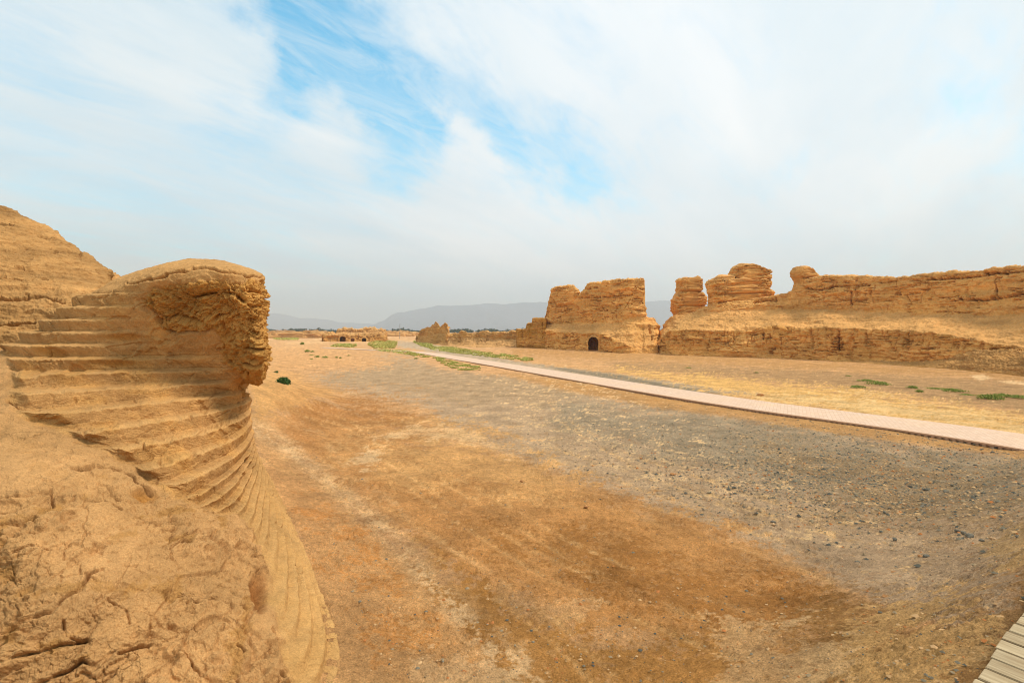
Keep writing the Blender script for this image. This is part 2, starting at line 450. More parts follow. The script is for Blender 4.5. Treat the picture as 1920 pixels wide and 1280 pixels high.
    lay(pm([(655, 868), (690, 838), (715, 845), (712, 870), (680, 882)], 9), PALE, .9)
    lay(pm([(690, 815), (780, 800), (880, 815), (960, 850), (900, 832), (790, 815), (700, 832)], 8), PALE, .7)
    lay(pm([(1000, 1000), (1200, 1035), (1400, 1080), (1530, 1110), (1500, 1165), (1350, 1165), (1180, 1120), (1020, 1060), (900, 1000)], 26, 1.4), pal(160, 108, 60), .5)
    # brown lower slope and crumbled lighter soil
    lay(pm([(760, 1020), (940, 1120), (1120, 1195), (1320, 1210), (1560, 1180), (1700, 1200), (1800, 1300), (900, 1320), (760, 1180), (700, 1080)], 26), pal(184, 134, 82), .85)
    lay(pm([(1560, 1100), (1700, 1150), (1880, 1120), (1960, 980), (1960, 1300), (1600, 1300), (1480, 1230)], 30), pal(158, 118, 76), .8)
    lay(pm([(1540, 1240), (1620, 1180), (1760, 1140), (1860, 1160), (1800, 1240), (1700, 1300), (1560, 1300)], 26, 1.5), pal(222, 180, 128), .65)
    lay(pm([(1380, 1200), (1560, 1215), (1540, 1300), (1380, 1300)], 24, 1.5), PALE, .5)
    lay(pm([(1830, 1020), (1900, 985), (1960, 990), (1960, 1040), (1880, 1050)], 14, 1.2), pal(214, 176, 128), .6)
    # pale ridge and rust patches beside the wall
    lay(pm([(470, 780), (500, 775), (560, 850), (660, 950), (760, 1040), (900, 1180), (960, 1300), (600, 1300), (560, 1050), (490, 880)], 16, .8), PINK, .9)
    ridge1 = [(480, 800), (540, 840), (620, 905), (720, 990), (800, 1080), (900, 1190), (960, 1250)]
    lay(np.exp(-(seg_dist(x, y, ridge1) / (12 + .03 * (y - 700))) ** 2) * sstep(n_b + n_c + n_d, -.4, .1), PALE, .9)
    ridge2 = [(500, 770), (600, 815), (650, 880), (720, 930), (800, 1000), (930, 1080)]
    lay(np.exp(-(seg_dist(x, y, ridge2) / 8) ** 2) * sstep(n_b + n_c, -.3, .3), pal(214, 170, 124), .7)
    rustp = pm([(560, 930), (640, 950), (720, 1050), (820, 1180), (900, 1260), (860, 1310), (700, 1310), (640, 1120), (570, 1000)], 18, 1.0)
    lay(rustp * sstep(n_b * .7 + .8 * n_c + .5 * n_d, -.05, .3), RUST, .6)
    lay(pm([(930, 1100), (1100, 1140), (1060, 1170), (960, 1150)], 12, 1.4), PALE, .3)
    lay(pm([(760, 1250), (940, 1215), (1000, 1290), (800, 1310)], 14, 1.6), PALE, .6)
    # bank behind the pillar
    lay(pm([(505, 690), (560, 705), (640, 735), (560, 760), (480, 790), (470, 720)], 10), pal(216, 168, 116), .9)
    lay(pm([(560, 715), (640, 728), (640, 745), (560, 775), (520, 770)], 9, 1.3) * sstep(n_b, -.2, .3), BROWN, .5)
    lay(pm([(505, 655), (620, 660), (740, 680), (700, 690), (600, 692), (505, 690)], 8), pal(214, 166, 120), .85)
    lay(pm([(780, 668), (860, 665), (960, 690), (1000, 700), (900, 698), (820, 690)], 5), pal(216, 168, 124), .8)
    # beyond the path: grey road, brown flat, straw streaks
    lay(pm([(744, 640), (800, 642), (850, 655), (1000, 682), (1200, 706), (1500, 745), (1300, 735), (1000, 694), (850, 668), (790, 657), (745, 650)], 3, .5), pal(184, 164, 140), .9)
    lay(pm([(1010, 685), (1150, 700), (1300, 728), (1400, 742), (1290, 735), (1150, 712)], 3, .4), pal(136, 124, 104), .8)
    lay(pm([(1140, 672), (1500, 690), (1930, 715), (1930, 775), (1700, 740), (1400, 715), (1150, 695)], 8), pal(172, 138, 102), .85)
    lay(pm([(1150, 692), (1400, 712), (1600, 730), (1930, 780), (1930, 830), (1600, 780), (1400, 742), (1250, 715)], 8), pal(226, 180, 120), .9)
    lay(pm([(1420, 740), (1620, 745), (1930, 790), (1930, 815), (1640, 775)], 8, 1.3), pal(232, 196, 146), .7)
    lay(pm([(960, 652), (1300, 664), (1920, 700), (1920, 712), (1300, 680), (960, 668)], 5), pal(190, 146, 100), .8)
    lay(pm([(1818, 704), (1840, 703), (1862, 709), (1836, 713)], 2.0, .5), PALE, 1.)
    lay(pm([(1872, 714), (1925, 716), (1925, 722), (1890, 719)], 2.0, .5), PALE, 1.)
    # crumbs of lime and darker loose soil everywhere
    lay(sstep(n_c + .6 * n_b + .5 * n_d, .18, .55), PALE, .32)
    lay(sstep(-n_c + .5 * n_d - .3 * n_b, .15, .5), BROWN, .34)
    lay(mb * sstep(-n_b * .6 + n_c * .6 + n_d * .8, .1, .45), pal(150, 98, 50), .5)
    lay(trk * sstep(n_c + n_d, -.3, .3), pal(228, 184, 132), .6)
    C *= (1 + .08 * n_b + .10 * n_c + .16 * n_d)[:, None]
    me = raw_mesh(P, grid_quads(*sh), C)
    m = earth_mat('ground_earth', 1.3, 0.09, contrast=0.32, gritty=0.16)
    o = link('ground', me, m); tag(o, kind='structure')
build_ground()

# ------------------------------------------------------------------ eroded pillar in the foreground (loft of horizontal contours)
def px_pt(x, Y): return ((x - HX) / F * Y, Y)
LV = [  # depth below the eye : visible face from the far left over the front to the right corner, as (bearing, distance)
 (-1.04, [(330, 7.6), (345, 7.3), (365, 7.2), (385, 7.2), (400, 7.25), (415, 7.35), (420, 7.7)]),
 (-.99, [(300, 7.6), (315, 7.0), (350, 6.75), (380, 6.7), (410, 6.75), (440, 6.95), (448, 7.4)]),
 (-.91, [(262, 7.6), (275, 7.0), (320, 6.5), (370, 6.42), (420, 6.45), (468, 6.8), (478, 7.3)]),
 (-.79, [(212, 7.4), (235, 6.75), (290, 6.3), (360, 6.2), (430, 6.2), (488, 6.55), (496, 7.2)]),
 (-.60, [(184, 7.3), (210, 6.6), (275, 6.2), (350, 6.12), (430, 6.1), (494, 6.45), (506, 7.1)]),
 (-.40, [(150, 7.2), (175, 6.55), (250, 6.3), (340, 6.15), (430, 6.1), (492, 6.4), (504, 7.1)]),
 (-.22, [(112, 7.2), (140, 6.6), (220, 6.35), (320, 6.25), (430, 6.15), (490, 6.4), (503, 7.1)]),
 (-.04, [(88, 7.1), (110, 6.6), (200, 6.4), (310, 6.35), (420, 6.3), (490, 6.4), (503, 7.1)]),
 (.14, [(48, 7.0), (75, 6.5), (180, 6.4), (300, 6.4), (420, 6.4), (490, 6.4), (505, 7.1)]),
 (.32, [(10, 7.0), (40, 6.5), (150, 6.35), (290, 6.45), (420, 6.5), (488, 6.4), (506, 7.1)]),
 (.54, [(-160, 6.8), (0, 6.2), (120, 6.25), (270, 6.4), (400, 6.55), (480, 6.5), (502, 7.1)]),
 (.70, [(-280, 6.2), (-20, 5.6), (100, 5.8), (260, 6.2), (400, 6.55), (460, 6.8), (480, 7.3)]),
 (.86, [(-320, 5.6), (-20, 5.2), (100, 5.4), (250, 5.9), (380, 6.4), (448, 6.85), (468, 7.4)]),
 (1.03, [(-340, 5.2), (-20, 4.85), (110, 5.0), (240, 5.5), (360, 6.1), (445, 6.8), (468, 7.4)]),
 (1.20, [(-350, 4.7), (-20, 4.45), (110, 4.65), (240, 5.15), (360, 5.85), (445, 6.75), (469, 7.4)]),
 (1.36, [(-350, 4.2), (0, 4.05), (120, 4.3), (240, 4.9), (350, 5.5), (440, 6.4), (470, 7.4)]),
 (1.54, [(-350, 3.8), (0, 3.72), (120, 3.95), (240, 4.5), (350, 5.2), (440, 6.2), (471, 7.4)]),
 (1.80, [(-350, 3.5), (0, 3.45), (140, 3.65), (270, 4.1), (380, 4.95), (448, 6.0), (476, 7.4)]),
 (2.00, [(-350, 3.3), (0, 3.25), (160, 3.45), (300, 3.9), (410, 4.75), (458, 5.7), (484, 7.5)]),
 (2.30, [(-350, 3.1), (0, 3.1), (180, 3.3), (350, 3.7), (450, 4.15), (494, 5.2), (500, 7.5)]),
 (2.60, [(-350, 3.0), (0, 3.0), (200, 3.15), (400, 3.35), (535, 3.95), (552, 5.3), (520, 7.5)]),
 (3.00, [(-350, 2.9), (0, 2.9), (240, 3.0), (480, 3.2), (660, 4.1), (604, 5.6), (545, 7.6)]),
 (3.40, [(-350, 2.8), (0, 2.8), (280, 2.85), (560, 3.0), (760, 4.0), (680, 5.7), (600, 7.7)]),
]
LUMP = [(-900, 640), (10, 655), (18, 700), (20, 770), (60, 792), (110, 808), (190, 848), (235, 872), (275, 905), (330, 938), (380, 965), (432, 968), (470, 1008),
        (492, 1060), (500, 1150), (520, 1210), (545, 1300), (560, 1500), (-900, 1500)]
CHUNK = [(262, 556), (285, 538), (330, 528), (400, 520), (470, 524), (520, 520), (530, 700), (505, 722), (466, 740), (452, 704), (430, 690), (413, 668), (404, 640), (392, 624), (340, 626), (317, 622), (300, 608), (282, 585)]
PCUTS = [([(240, 532), (255, 531), (282, 525), (309, 520), (321, 513), (341, 511), (371, 502), (389, 502), (416, 510), (428, 512), (454, 514), (463, 520), (492, 519)], 2.2, .09),
         ([(267, 562), (285, 586), (300, 612), (318, 624), (356, 624), (386, 622)], 2.5, .05), ([(386, 606), (405, 600), (428, 591)], 3.0, .08),
         ([(345, 560), (395, 545), (440, 550), (470, 575)], 6.0, .07), ([(330, 598), (370, 610), (400, 606), (440, 585)], 5.0, .06),
         ([(430, 640), (460, 652), (505, 655)], 2.5, .07), ([(455, 680), (480, 684), (508, 676)], 3.0, .09), ([(410, 655), (440, 690)], 2., .04), ([(466, 690), (470, 712)], 2.5, .06),
         ([(458, 545), (485, 548), (506, 562)], 3.0, .07), ([(492, 560), (496, 610)], 2.5, .06),
         ([(131, 889), (145, 892), (166, 887), (172, 883), (202, 884), (226, 892), (246, 902), (252, 912), (267, 920), (285, 927)], 4.2, .09),
         ([(19, 759), (41, 770), (71, 765)], 3.0, .05), ([(139, 834), (166, 835), (178, 844), (202, 846)], 2.4, .03),
         ([(-20, 950), (20, 944), (59, 938), (101, 935), (134, 941)], 5.0, .07), ([(90, 925), (100, 950)], 4.0, .07), ([(150, 940), (190, 945), (225, 962)], 4.0, .05),
         ([(188, 1080), (165, 1087), (150, 1117), (120, 1129), (98, 1155), (64, 1162), (20, 1185)], 4.2, .06),
         ([(-20, 1248), (37, 1230), (75, 1222), (112, 1211), (150, 1207), (165, 1204)], 5.0, .07), ([(118, 1170), (120, 1195), (150, 1205)], 4.0, .05),
         ([(60, 1290), (105, 1267), (131, 1260), (157, 1241), (180, 1253)], 5.0, .07), ([(349, 1136), (375, 1132), (412, 1129), (460, 1145)], 4.0, .045),
         ([(221, 1230), (262, 1218), (322, 1204), (338, 1185)], 4.0, .05), ([(372, 905), (400, 917), (420, 945), (442, 962)], 2.0, .03),
         ([(315, 1035), (340, 1025), (372, 1030)], 3.5, .05), ([(506, 1188), (514, 1206)], 5.0, .09), ([(444, 1216), (456, 1226)], 4.0, .06),
         ([(520, 1268), (532, 1268), (538, 1285)], 3.5, .07), ([(0, 990), (40, 985), (66, 975)], 3.0, .04), ([(85, 985), (105, 972), (135, 970)], 3.0, .04),
         ([(608, 1240), (612, 1255)], 3.0, .05), ([(642, 1265), (650, 1285)], 3.5, .06), ([(30, 1040), (60, 1030), (95, 1040)], 2.5, .03), ([(200, 1130), (235, 1150), (240, 1175)], 2.5, .03)]
PITS = [(467, 728, 9, 8, .30), (484, 1112, 14, 36, .13), (73, 756, 7, 4, .06), (143, 748, 3, 5, .05), (272, 830, 2.5, 4, .05), (358, 778, 3, 4, .05), (320, 826, 3, 3, .04),
        (225, 680, 40, 8, .035), (110, 660, 26, 9, .03), (240, 632, 34, 8, .03), (268, 935, 24, 9, .07), (405, 805, 4, 4, .04), (95, 1222, 5, 5, .04), (300, 860, 3, 3, .03)]
def saw_stair(d, w=.17, soft=.3):
    q = d / w; i = np.floor(q); f = q - i
    return (i + sstep(f, 0, soft)) * w
def build_pillar():
    ns, nz = 1250, 900
    front = []
    for d, pts in LV:
        fr = [px_pt(*p) for p in pts]
        L, R = fr[0], fr[-1]
        back_y = 9.2 if d > -.3 else 9.2 - (abs(d) - .3) * 1.2
        if d < -.98: back_y = 8.0
        bR = pts[-1][0]; R1 = px_pt(bR - 14, min(back_y, R[1] + .7)); R2 = px_pt(bR - 46, back_y + .3)
        L2 = (L[0] - .1 if d < .5 else L[0] - 2.2, back_y + .3); L1 = (L[0] - .15 if d < .5 else L[0] - 1.6, L[1] + (back_y - L[1]) * .5)
        front.append(fr + [R1, R2, L2, L1])
    A = np.array(front)                      # levels x 11 x 2
    dl = np.array([l[0] for l in LV])
    n = A.shape[1]
    # densify each contour with a closed Catmull-Rom, most samples on the face
    counts = [170, 175, 175, 185, 190, 175, 60, 25, 35, 30, 30]; ns = sum(counts)
    rows = []
    for k in range(len(A)):
        pts = A[k]; out = []
        for i in range(n):
            p0, p1, p2, p3 = pts[(i - 1) % n], pts[i], pts[(i + 1) % n], pts[(i + 2) % n]
            t = np.linspace(0, 1, counts[i], endpoint=False)[:, None]
            out.append(.5 * ((2 * p1) + (-p0 + p2) * t + (2 * p0 - 5 * p1 + 4 * p2 - p3) * t ** 2 + (-p0 + 3 * p1 - 3 * p2 + p3) * t ** 3))
        rows.append(np.concatenate(out))
    R = np.array(rows)                       # levels x ns x 2
    dk_, wk_ = np.array([-1.04, -.5, .5, .9, 2.2, 2.6, 3.4]), np.array([1., .85, .8, 1.7, 1.7, 1., .7])
    uu = np.linspace(-1.04, 3.4, 4000); cw_ = np.cumsum(np.interp(uu, dk_, wk_)); cw_ = (cw_ - cw_[0]) / (cw_[-1] - cw_[0])
    dd = np.interp(np.linspace(0, 1, nz), cw_, uu)
    def contour(dv):                         # dv: array (nz, ns) of level depths
        i = np.clip(np.searchsorted(dl, dv) - 1, 0, len(dl) - 2)
        t = np.clip((dv - dl[i]) / (dl[i + 1] - dl[i]), 0, 1)[..., None]
        c = np.arange(ns)[None, :].repeat(dv.shape[0], 0)
        return R[i, c] * (1 - t) + R[i + 1, c] * t
    # smooth across levels
    fine = contour(np.repeat(dd[:, None], ns, 1))
    fine = smooth_axis(fine, 9, 0)
    Z = H - dd
    G = np.concatenate([fine, np.repeat(Z[:, None, None], ns, 1)], 2)
    P = G.reshape(-1, 3)
    x, y = to_px(P)
    nb = fbm(P, 2.2, 4, .55, 3.); nc = fbm(P, 9., 3, .55, 13.)
    wx = x + nb * 22 + nc * 10; wy = y + fbm(P, 2.5, 4, .55, 43.) * 20 + fbm(P, 9., 3, .55, 53.) * 8
    lump = sstep(sdist(wx, wy, LUMP), -13, 9)
    chunk = sstep(sdist(wx, wy, CHUNK), -3, 4)
    dflat = H - P[:, 2]
    dome = sstep(-dflat, .50, .66)
    rock = np.clip(lump + chunk + dome, 0, 1)
    strat = 1 - rock
    # wavering courses, stepped; the eye-level ones are broad steps
    dq = dflat + .018 * fbm(P, .9, 3, .5, 7.) + .008 * nc
    def cw(d_): return np.where(d_ < 1.65, d_, 1.65 + (d_ - 1.65) * 1.75)
    def cwi(q_): return np.where(q_ < 1.65, q_, 1.65 + (q_ - 1.65) / 1.75)
    st = cwi(saw_stair(cw(dq + .03), .17, .36))
    low = sstep(dflat, 1.7, 2.1)
    soft_up = 1 - .75 * sstep(x, 175, 235) * (1 - sstep(y + 6 * nb, 640, 665)) * (x < 520)
    st_k = 1 - np.clip(sstep(sdist(x + nb * 10, y + nc * 8, LUMP), -34, 2) + chunk + dome, 0, 1)
    de = dflat + st_k * (.97 - .10 * sstep(dflat, .3, .7)) * soft_up * (st - dflat) * (1 - .25 * low)
    # look the smoothed contour up at the stepped depth
    de2 = np.clip(de.reshape(nz, ns), dd[0], dd[-1])
    fi = np.interp(de2.ravel(), dd, np.arange(nz)).reshape(nz, ns)
    i0 = np.clip(fi.astype(int), 0, nz - 2); tt = (fi - i0)[..., None]
    cidx = np.arange(ns)[None, :].repeat(nz, 0)
    XY = fine[i0, cidx] * (1 - tt) + fine[i0 + 1, cidx] * tt
    G2 = G.copy(); G2[..., :2] = XY
    N = grid_normals(smooth_axis(smooth_axis(G, 8, 0), 6, 1), True)
    # outward: away from the vertical axis of the solid
    cen = G[..., :2].mean(1)[:, None, :]
    s = np.sign((N[..., :2] * (G[..., :2] - cen)).sum(-1).mean()); N *= s
    Pn = N.reshape(-1, 3)
    f = cw(dq + .03) / .17; f = f - np.floor(f)
    # course profile: lip at the top of a course, weathering back to its foot
    prof = np.where(f < .30, sstep(f, 0, .30), 1 - .75 * sstep(f, .30, 1.0))
    amp = (.046 * (1 - low) + .022 * low) * (.35 + .65 * soft_up)
    a = strat * (prof - .5) * amp * np.clip(.8 + 1.1 * fbm(P, 1.6, 4, .55, 19.), .15, 1.6)
    nf = fbm(P, 24., 3, .6, 29.)
    a += strat * (nb * .022 + nc * .020 + nf * .009)
    Wp3 = P + .05 * np.stack([nb, nc, nb], 1)
    ce, cr_ = cells(Wp3, [3.0, 3.0, 6.0], strat > .02)
    a -= strat * .028 * (cr_ > .80) * sstep(ce, .0, .12) * (1 - low)
    a -= strat * .022 * np.exp(-(ce / .05) ** 2) * (1 - low) * sstep(fbm(P, 1.8, 3, .5, 33.), .05, .25)
    a -= strat * .03 * sstep(fbm(P, [3.2, 3.2, 6], 4, .6, 77.), .24, .42)
    # mud lump: plates and flakes, smoother on its shoulder
    Pw = P + np.stack([.12 * nb, .12 * fbm(P, 2.4, 3, .5, 45.), .08 * nb], 1) + .012 * nc[:, None]
    l1 = fbm(Pw, [1.1, 1.1, 1.6], 4, .5, 61.)
    r1 = fbm(Pw, [2.6, 2.6, 4.2], 5, .55, 67., ridge=True)
    pl = fbm(Pw, [1.5, 1.5, 2.0], 3, .5, 71.) * 2.6 + P[:, 2] * 3.0
    plf = pl - np.floor(pl); plates = np.where(plf < .88, plf / .88, (1 - plf) / .12)
    pl2 = fbm(Pw, [3.5, 3.5, 5.0], 3, .5, 73.) * 2.4 + P[:, 2] * 6.0
    pf2 = pl2 - np.floor(pl2); plates2 = np.where(pf2 < .85, pf2 / .85, (1 - pf2) / .15)
    rough = .25 + .75 * np.clip(sstep(y, 905, 950) * .9 + sstep(fbm(P, .9, 3, .5, 83.), 0, .3) * .3, 0, 1)
    deep = fbm(P, [1.3, 1.3, 2.2], 4, .6, 87., ridge=True)
    vein = sstep(deep, .66, .80)
    Wq = P + np.stack([nb, fbm(P, 2.4, 3, .5, 45.), nb], 1) * .10 + np.stack([nc, nf, nc], 1) * .02
    ea, ra = cells(Wq, [2.6, 2.6, 4.6], lump > .02); eb, rb = cells(Wq, [8.5, 8.5, 15.], lump + chunk > .02)
    ga = sstep(fbm(P, 1.1, 3, .5, 133.), -.2, .15); gb = sstep(fbm(P, 1.6, 3, .5, 143.), -.25, .1)
    wa = .02 + .05 * sstep(nb, -.2, .5)
    ed, rd = cells(Wq, [21., 21., 34.], lump > .02)
    a += lump * (.3 + .7 * rough) * sstep(nb, -.3, .1) * ((rd - .5) * .010 - .006 * np.exp(-(ed / .1) ** 2))
    a += lump * rough * ga * ((ra - .5) * .045 - .042 * np.exp(-(ea / wa) ** 2) * sstep(nb + l1, -.25, .25))
    a += lump * (.2 + .8 * rough) * gb * ((rb - .5) * .020 - .017 * np.exp(-(eb / .07) ** 2) * sstep(nc, -.3, .2)) + lump * nf * .014 * (.4 + .6 * rough)
    a += chunk * ((rb - .5) * .022 - .016 * np.exp(-(eb / .08) ** 2) + nf * .006)
    a += lump * (.05 + l1 * .10 + sstep(fbm(P, 1.9, 4, .6, 153.), -.1, .2) * rough * ((plates - .5) * .060 + (plates2 - .5) * .034 + (r1 - .5) * .012 - .02 * vein))
    # broken chunk: coarse crumbly
    c1 = fbm(P, 2.3, 5, .6, 91.); c2 = fbm(P, [5, 5, 7], 5, .62, 93., ridge=True); c3 = fbm(P, 3.0, 3, .5, 99., ridge=True)
    a += chunk * (.04 * sstep(x, 380, 470) + c1 * .16 + (c2 - .55) * .09 - .05 * sstep(c3, .72, .9)) * (1 - .4 * dome)
    edge = np.exp(-((sdist(wx, wy, CHUNK)) / 6.0) ** 2)
    a -= .02 * edge * (x < 460)
    hollow = np.exp(-(((x - 385) / 75) ** 2 + ((y - 578) / 38) ** 2))
    a -= .16 * hollow
    a += dome * (1 - chunk) * (fbm(P, 1.2, 4, .5, 101.) * .05 + nc * .012 + (plates2 - .5) * .008)
    face = P[:, 1] < 8
    for ln, w, dpt in PCUTS:
        dist = seg_dist(x + nc * 5 + nb * 4, y + fbm(P, 11., 3, .6, 57.) * 6 if False else y + nc * 4, ln)
        a -= face * dpt * 1.15 * np.clip(.7 + 2.2 * nc + nb, .1, 1.3) * np.exp(-(dist / (w * .55)) ** 2)
        a += face * dpt * .15 * np.exp(-((dist - w * 1.8) / (w * 1.3)) ** 2)
    for cx, cy, rx, ry, dpt in PITS:
        q = ((x + nc * 6 - cx) / rx) ** 2 + ((y + nb * 5 - cy) / ry) ** 2
        a -= face * dpt * np.exp(-q ** 2)
    a *= np.clip(.25 + (H + 3 - P[:, 2]) * 9, 0, 1) if False else 1
    a -= chunk * .075 * sstep(x, 484, 500)
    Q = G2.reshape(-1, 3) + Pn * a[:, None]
    # colour
    C = np.repeat(MUD[None], len(Q), 0)
    def lay(mk, col, k=1.):
        nonlocal C
        mk = np.clip(mk * k, 0, 1)[:, None]; C = C * (1 - mk) + col[None] * mk
    lay(strat * sstep(f, .12, .32) * (1 - sstep(f, .32, .42)), MUDLT, .3)
    lay(strat * sstep(nb, -.1, .4), pal(214, 164, 106), .6)
    lay(low * strat, pal(206, 164, 112), .6)
    lay(chunk, pal(196, 146, 88), .75)
    lay(chunk * sstep(c1, -.1, .35), pal(216, 164, 102), .6)
    lay(lump, pal(198, 154, 108), .8)
    lay(lump * sstep(l1, -.1, .3), pal(210, 164, 116), .6)
    lay(lump * vein * rough, MUDDK, .5)
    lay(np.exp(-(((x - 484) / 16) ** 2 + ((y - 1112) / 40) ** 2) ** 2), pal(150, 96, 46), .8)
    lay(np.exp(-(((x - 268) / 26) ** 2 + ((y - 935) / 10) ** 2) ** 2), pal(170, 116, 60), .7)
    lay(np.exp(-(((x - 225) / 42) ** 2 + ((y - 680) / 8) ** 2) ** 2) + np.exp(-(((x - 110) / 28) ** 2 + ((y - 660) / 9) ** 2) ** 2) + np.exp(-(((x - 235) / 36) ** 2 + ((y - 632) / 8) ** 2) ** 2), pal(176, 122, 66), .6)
    lay(dome * (1 - chunk), pal(206, 160, 110), .6)
    top = Q.reshape(nz, ns, 3)[0].mean(0)
    V = np.concatenate([Q, top[None] + [0, 0, .01]])
    quads = grid_quads(nz, ns, True)
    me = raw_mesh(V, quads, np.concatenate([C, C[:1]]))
    # close the crown with a fan
    bm = bmesh.new(); bm.from_mesh(me); bm.verts.ensure_lookup_table()
    ct = bm.verts[len(V) - 1]
    for i in range(ns):
        bm.faces.new((bm.verts[i], ct, bm.verts[(i + 1) % ns])).smooth = True
    bmesh.ops.recalc_face_normals(bm, faces=bm.faces)
    bm.to_mesh(me); bm.free()
    o = link('rammed_earth_ruin', me, earth_mat('pillar_earth', 1.6, 0.024, contrast=.24, cracks=.25, gritty=.09))
    tag(o, 'huge eroded earth wall end in the left foreground, stepped layers below an overhanging rough block', 'earth ruin')
build_pillar()

# ------------------------------------------------------------------ ruins built from vertical sections
def station_ruin(name, tab, offs, spacing_x, rows, mat, label=None, cat=None, group=None, parent=None, amp=.3, det=1.0, cuts=(), holes=(),
                 cols=(MUDOR, MUD, MUDLT), round_ends=True, smooth=0, dist=None, seed=0., slope_soft=True, backz=0., plain=False, jag=1.0):
    """tab rows: (bearing x, y base, y cliff top, y slope top, y wall top). offs: setbacks in metres of cliff top, slope top, wall top, back."""
    T = np.array(tab, float)
    xs = np.arange(T[0, 0], T[-1, 0] + spacing_x * .5, spacing_x)
    v = [np.interp(xs, T[:, 0], T[:, k]) for k in range(5)]
    if smooth:
        v[1] = smooth_axis(v[1], smooth, 0); v[2] = smooth_axis(v[2], max(1, smooth // 2), 0); v[3] = smooth_axis(v[3], max(1, smooth // 2), 0)
    jg = fbm(np.stack([xs * .16, xs * 0 + seed, xs * 0], 1), 1, 3, .6); v[4] = v[4] - jag * (np.round(jg * 5) / 5 * 2.0 + jg)
    D = (H * F / (v[1] - HY)) if dist is None else np.interp(xs, *dist)
    D = smooth_axis(D, max(3, int(8 / spacing_x)), 0)
    oc, of, ot, ob = offs
    Ys = [D, D, D + oc, D + of, D + ot, D + ob, D + ob + 1.0]
    zb = np.full(len(xs), -.5)
    zy = lambda y, Y: H + (HY - y) * Y / F
    Zs = [zb, np.maximum(zy(v[1], D), 0.0), zy(v[2], Ys[2]), zy(v[3], Ys[3]), zy(v[4], Ys[4]), zy(v[4], Ys[4]) - .25 - backz, zb]
    r = list(rows)
    GY, GZ = [], []
    for k in range(6):
        t = np.linspace(0, 1, r[k], endpoint=(k == 5))[:, None]
        ty = t; tz = t
        if k == 2 and slope_soft: tz = t ** 1.15
        GY.append(Ys[k][None] * (1 - ty) + Ys[k + 1][None] * ty); GZ.append(Zs[k][None] * (1 - tz) + Zs[k + 1][None] * tz)
    GY = np.concatenate(GY); GZ = np.concatenate(GZ)
    GY = smooth_axis(GY, 2, 0); GZs = smooth_axis(GZ, 2, 0); GZ = GZs
    if round_ends:
        u = np.minimum(xs - xs[0], xs[-1] - xs); re = max(4.0, (xs[-1] - xs[0]) * .04)
        e = np.clip(1 - u / re, 0, 1); e = 1 - np.sqrt(np.clip(1 - e * e, 0, 1))
        mid = (D + ob * .5)[None]
        GY = GY * (1 - e[None]) + mid * e[None]
    GX = (xs[None] - HX) / F * GY
    # behind the crest the back follows the crest's bearing, so the solid has parallel sides
    for (x0, x1, yt, yb, dep) in holes:
        px = np.repeat(xs[None], len(GY), 0); py = HY + (H - GZ) * F / GY
        rr = (x1 - x0) / 2; cx = (x0 + x1) / 2
        arch = yt + rr * .9 * (1 - np.sqrt(np.clip(1 - ((px - cx) / rr) ** 2, 0, 1)))
        ins = (np.abs(px - cx) < rr) & (py > arch) & (GY < D[None] + oc + .3)
        push = np.where(ins, dep, 0.0)
        k0 = r[0] + r[1] + r[2] // 2
        push[k0:] = 0
        push[GZ < -.3] = 0
        GY = GY + push; GX = GX * (GY / (GY - push))
    G = np.stack([GX, GY, GZ], -1)
    N = grid_normals(smooth_axis(smooth_axis(G, 3, 0), 3, 1))
    fr = N[: r[0] + r[1], :, 1].mean()
    if fr > 0: N = -N
    P = G.reshape(-1, 3); x, y = to_px(P)
    w1 = fbm(P, .35 * det, 4, .5, seed + 3.); w2 = fbm(P, 1.3 * det, 4, .55, seed + 7.)
    st = fbm(P + .6 * w1[:, None], np.array([.10, .10, 1.5]) * det, 5, .6, seed + 11.)
    stn = fbm(P, np.array([.25, .25, 2.6]) * det, 4, .55, seed + 17., ridge=True)
    a = amp * (.9 * w1 + .35 * w2 + 1.0 * st)
    wallish = 1 - np.abs(N.reshape(-1, 3)[:, 2])
    w3 = fbm(P, 3.5 * det, 4, .6, seed + 29.)
    led = fbm(P + .8 * w1[:, None], np.array([.16, .16, .9]) * det, 3, .5, seed + 37.) * 3 + P[:, 2] * 1.1 * det
    led = led - np.floor(led); led = np.where(led < .8, led / .8, (1 - led) / .2)
    a += wallish * amp * (.55 * (led - .5) * sstep(w1 + .3 * st, -.3, .2) + .35 * w3)
    groove = sstep(stn, .70, .86) * sstep(w2 + w1, -.2, .25)
    a -= amp * (.3 if plain else 1.7) * groove * wallish
    run2 = fbm(P, np.array([.9, .9, .2]) * det, 4, .55, seed + 43., ridge=True)
    a -= amp * (0 if plain else .6) * sstep(run2, .72, .9) * wallish * sstep(w2, -.1, .2)
    # vertical runnels on the lower cliff
    row = np.repeat(np.arange(G.shape[0])[:, None], G.shape[1], 1).ravel()
    cliff = (row < r[0] + r[1]) .astype(float) * sstep(P[:, 2], .8, 1.8)
    run = fbm(P, np.array([1.1, 1.1, .22]) * det, 4, .55, seed + 23., ridge=True)
    a -= (0 if plain else 1) * cliff * amp * .7 * sstep(run, .62, .9)
    bc, br_ = cells(P + 1.0 * w1[:, None], np.array([.20, .20, .30]) * det)
    frontal = (N.reshape(-1, 3)[:, 1] < -.5)
    a += (0 if plain else 1) * frontal * wallish * amp * (1.9 * (br_ - .5) * sstep(bc, .0, .1) + 2.2 * fbm(P, .16 * det, 3, .5, seed + 51.))
    a += (1 - wallish) * amp * (.45 * w2 + .35 * w3)
    ec, rc = cells(P + .5 * w2[:, None], np.array([.45, .45, .8]) * det)
    a += wallish * amp * (0 if plain else 1) * ((rc - .5) * .7 - .55 * np.exp(-(ec / .06) ** 2) * sstep(w1 + w2, -.25, .2))
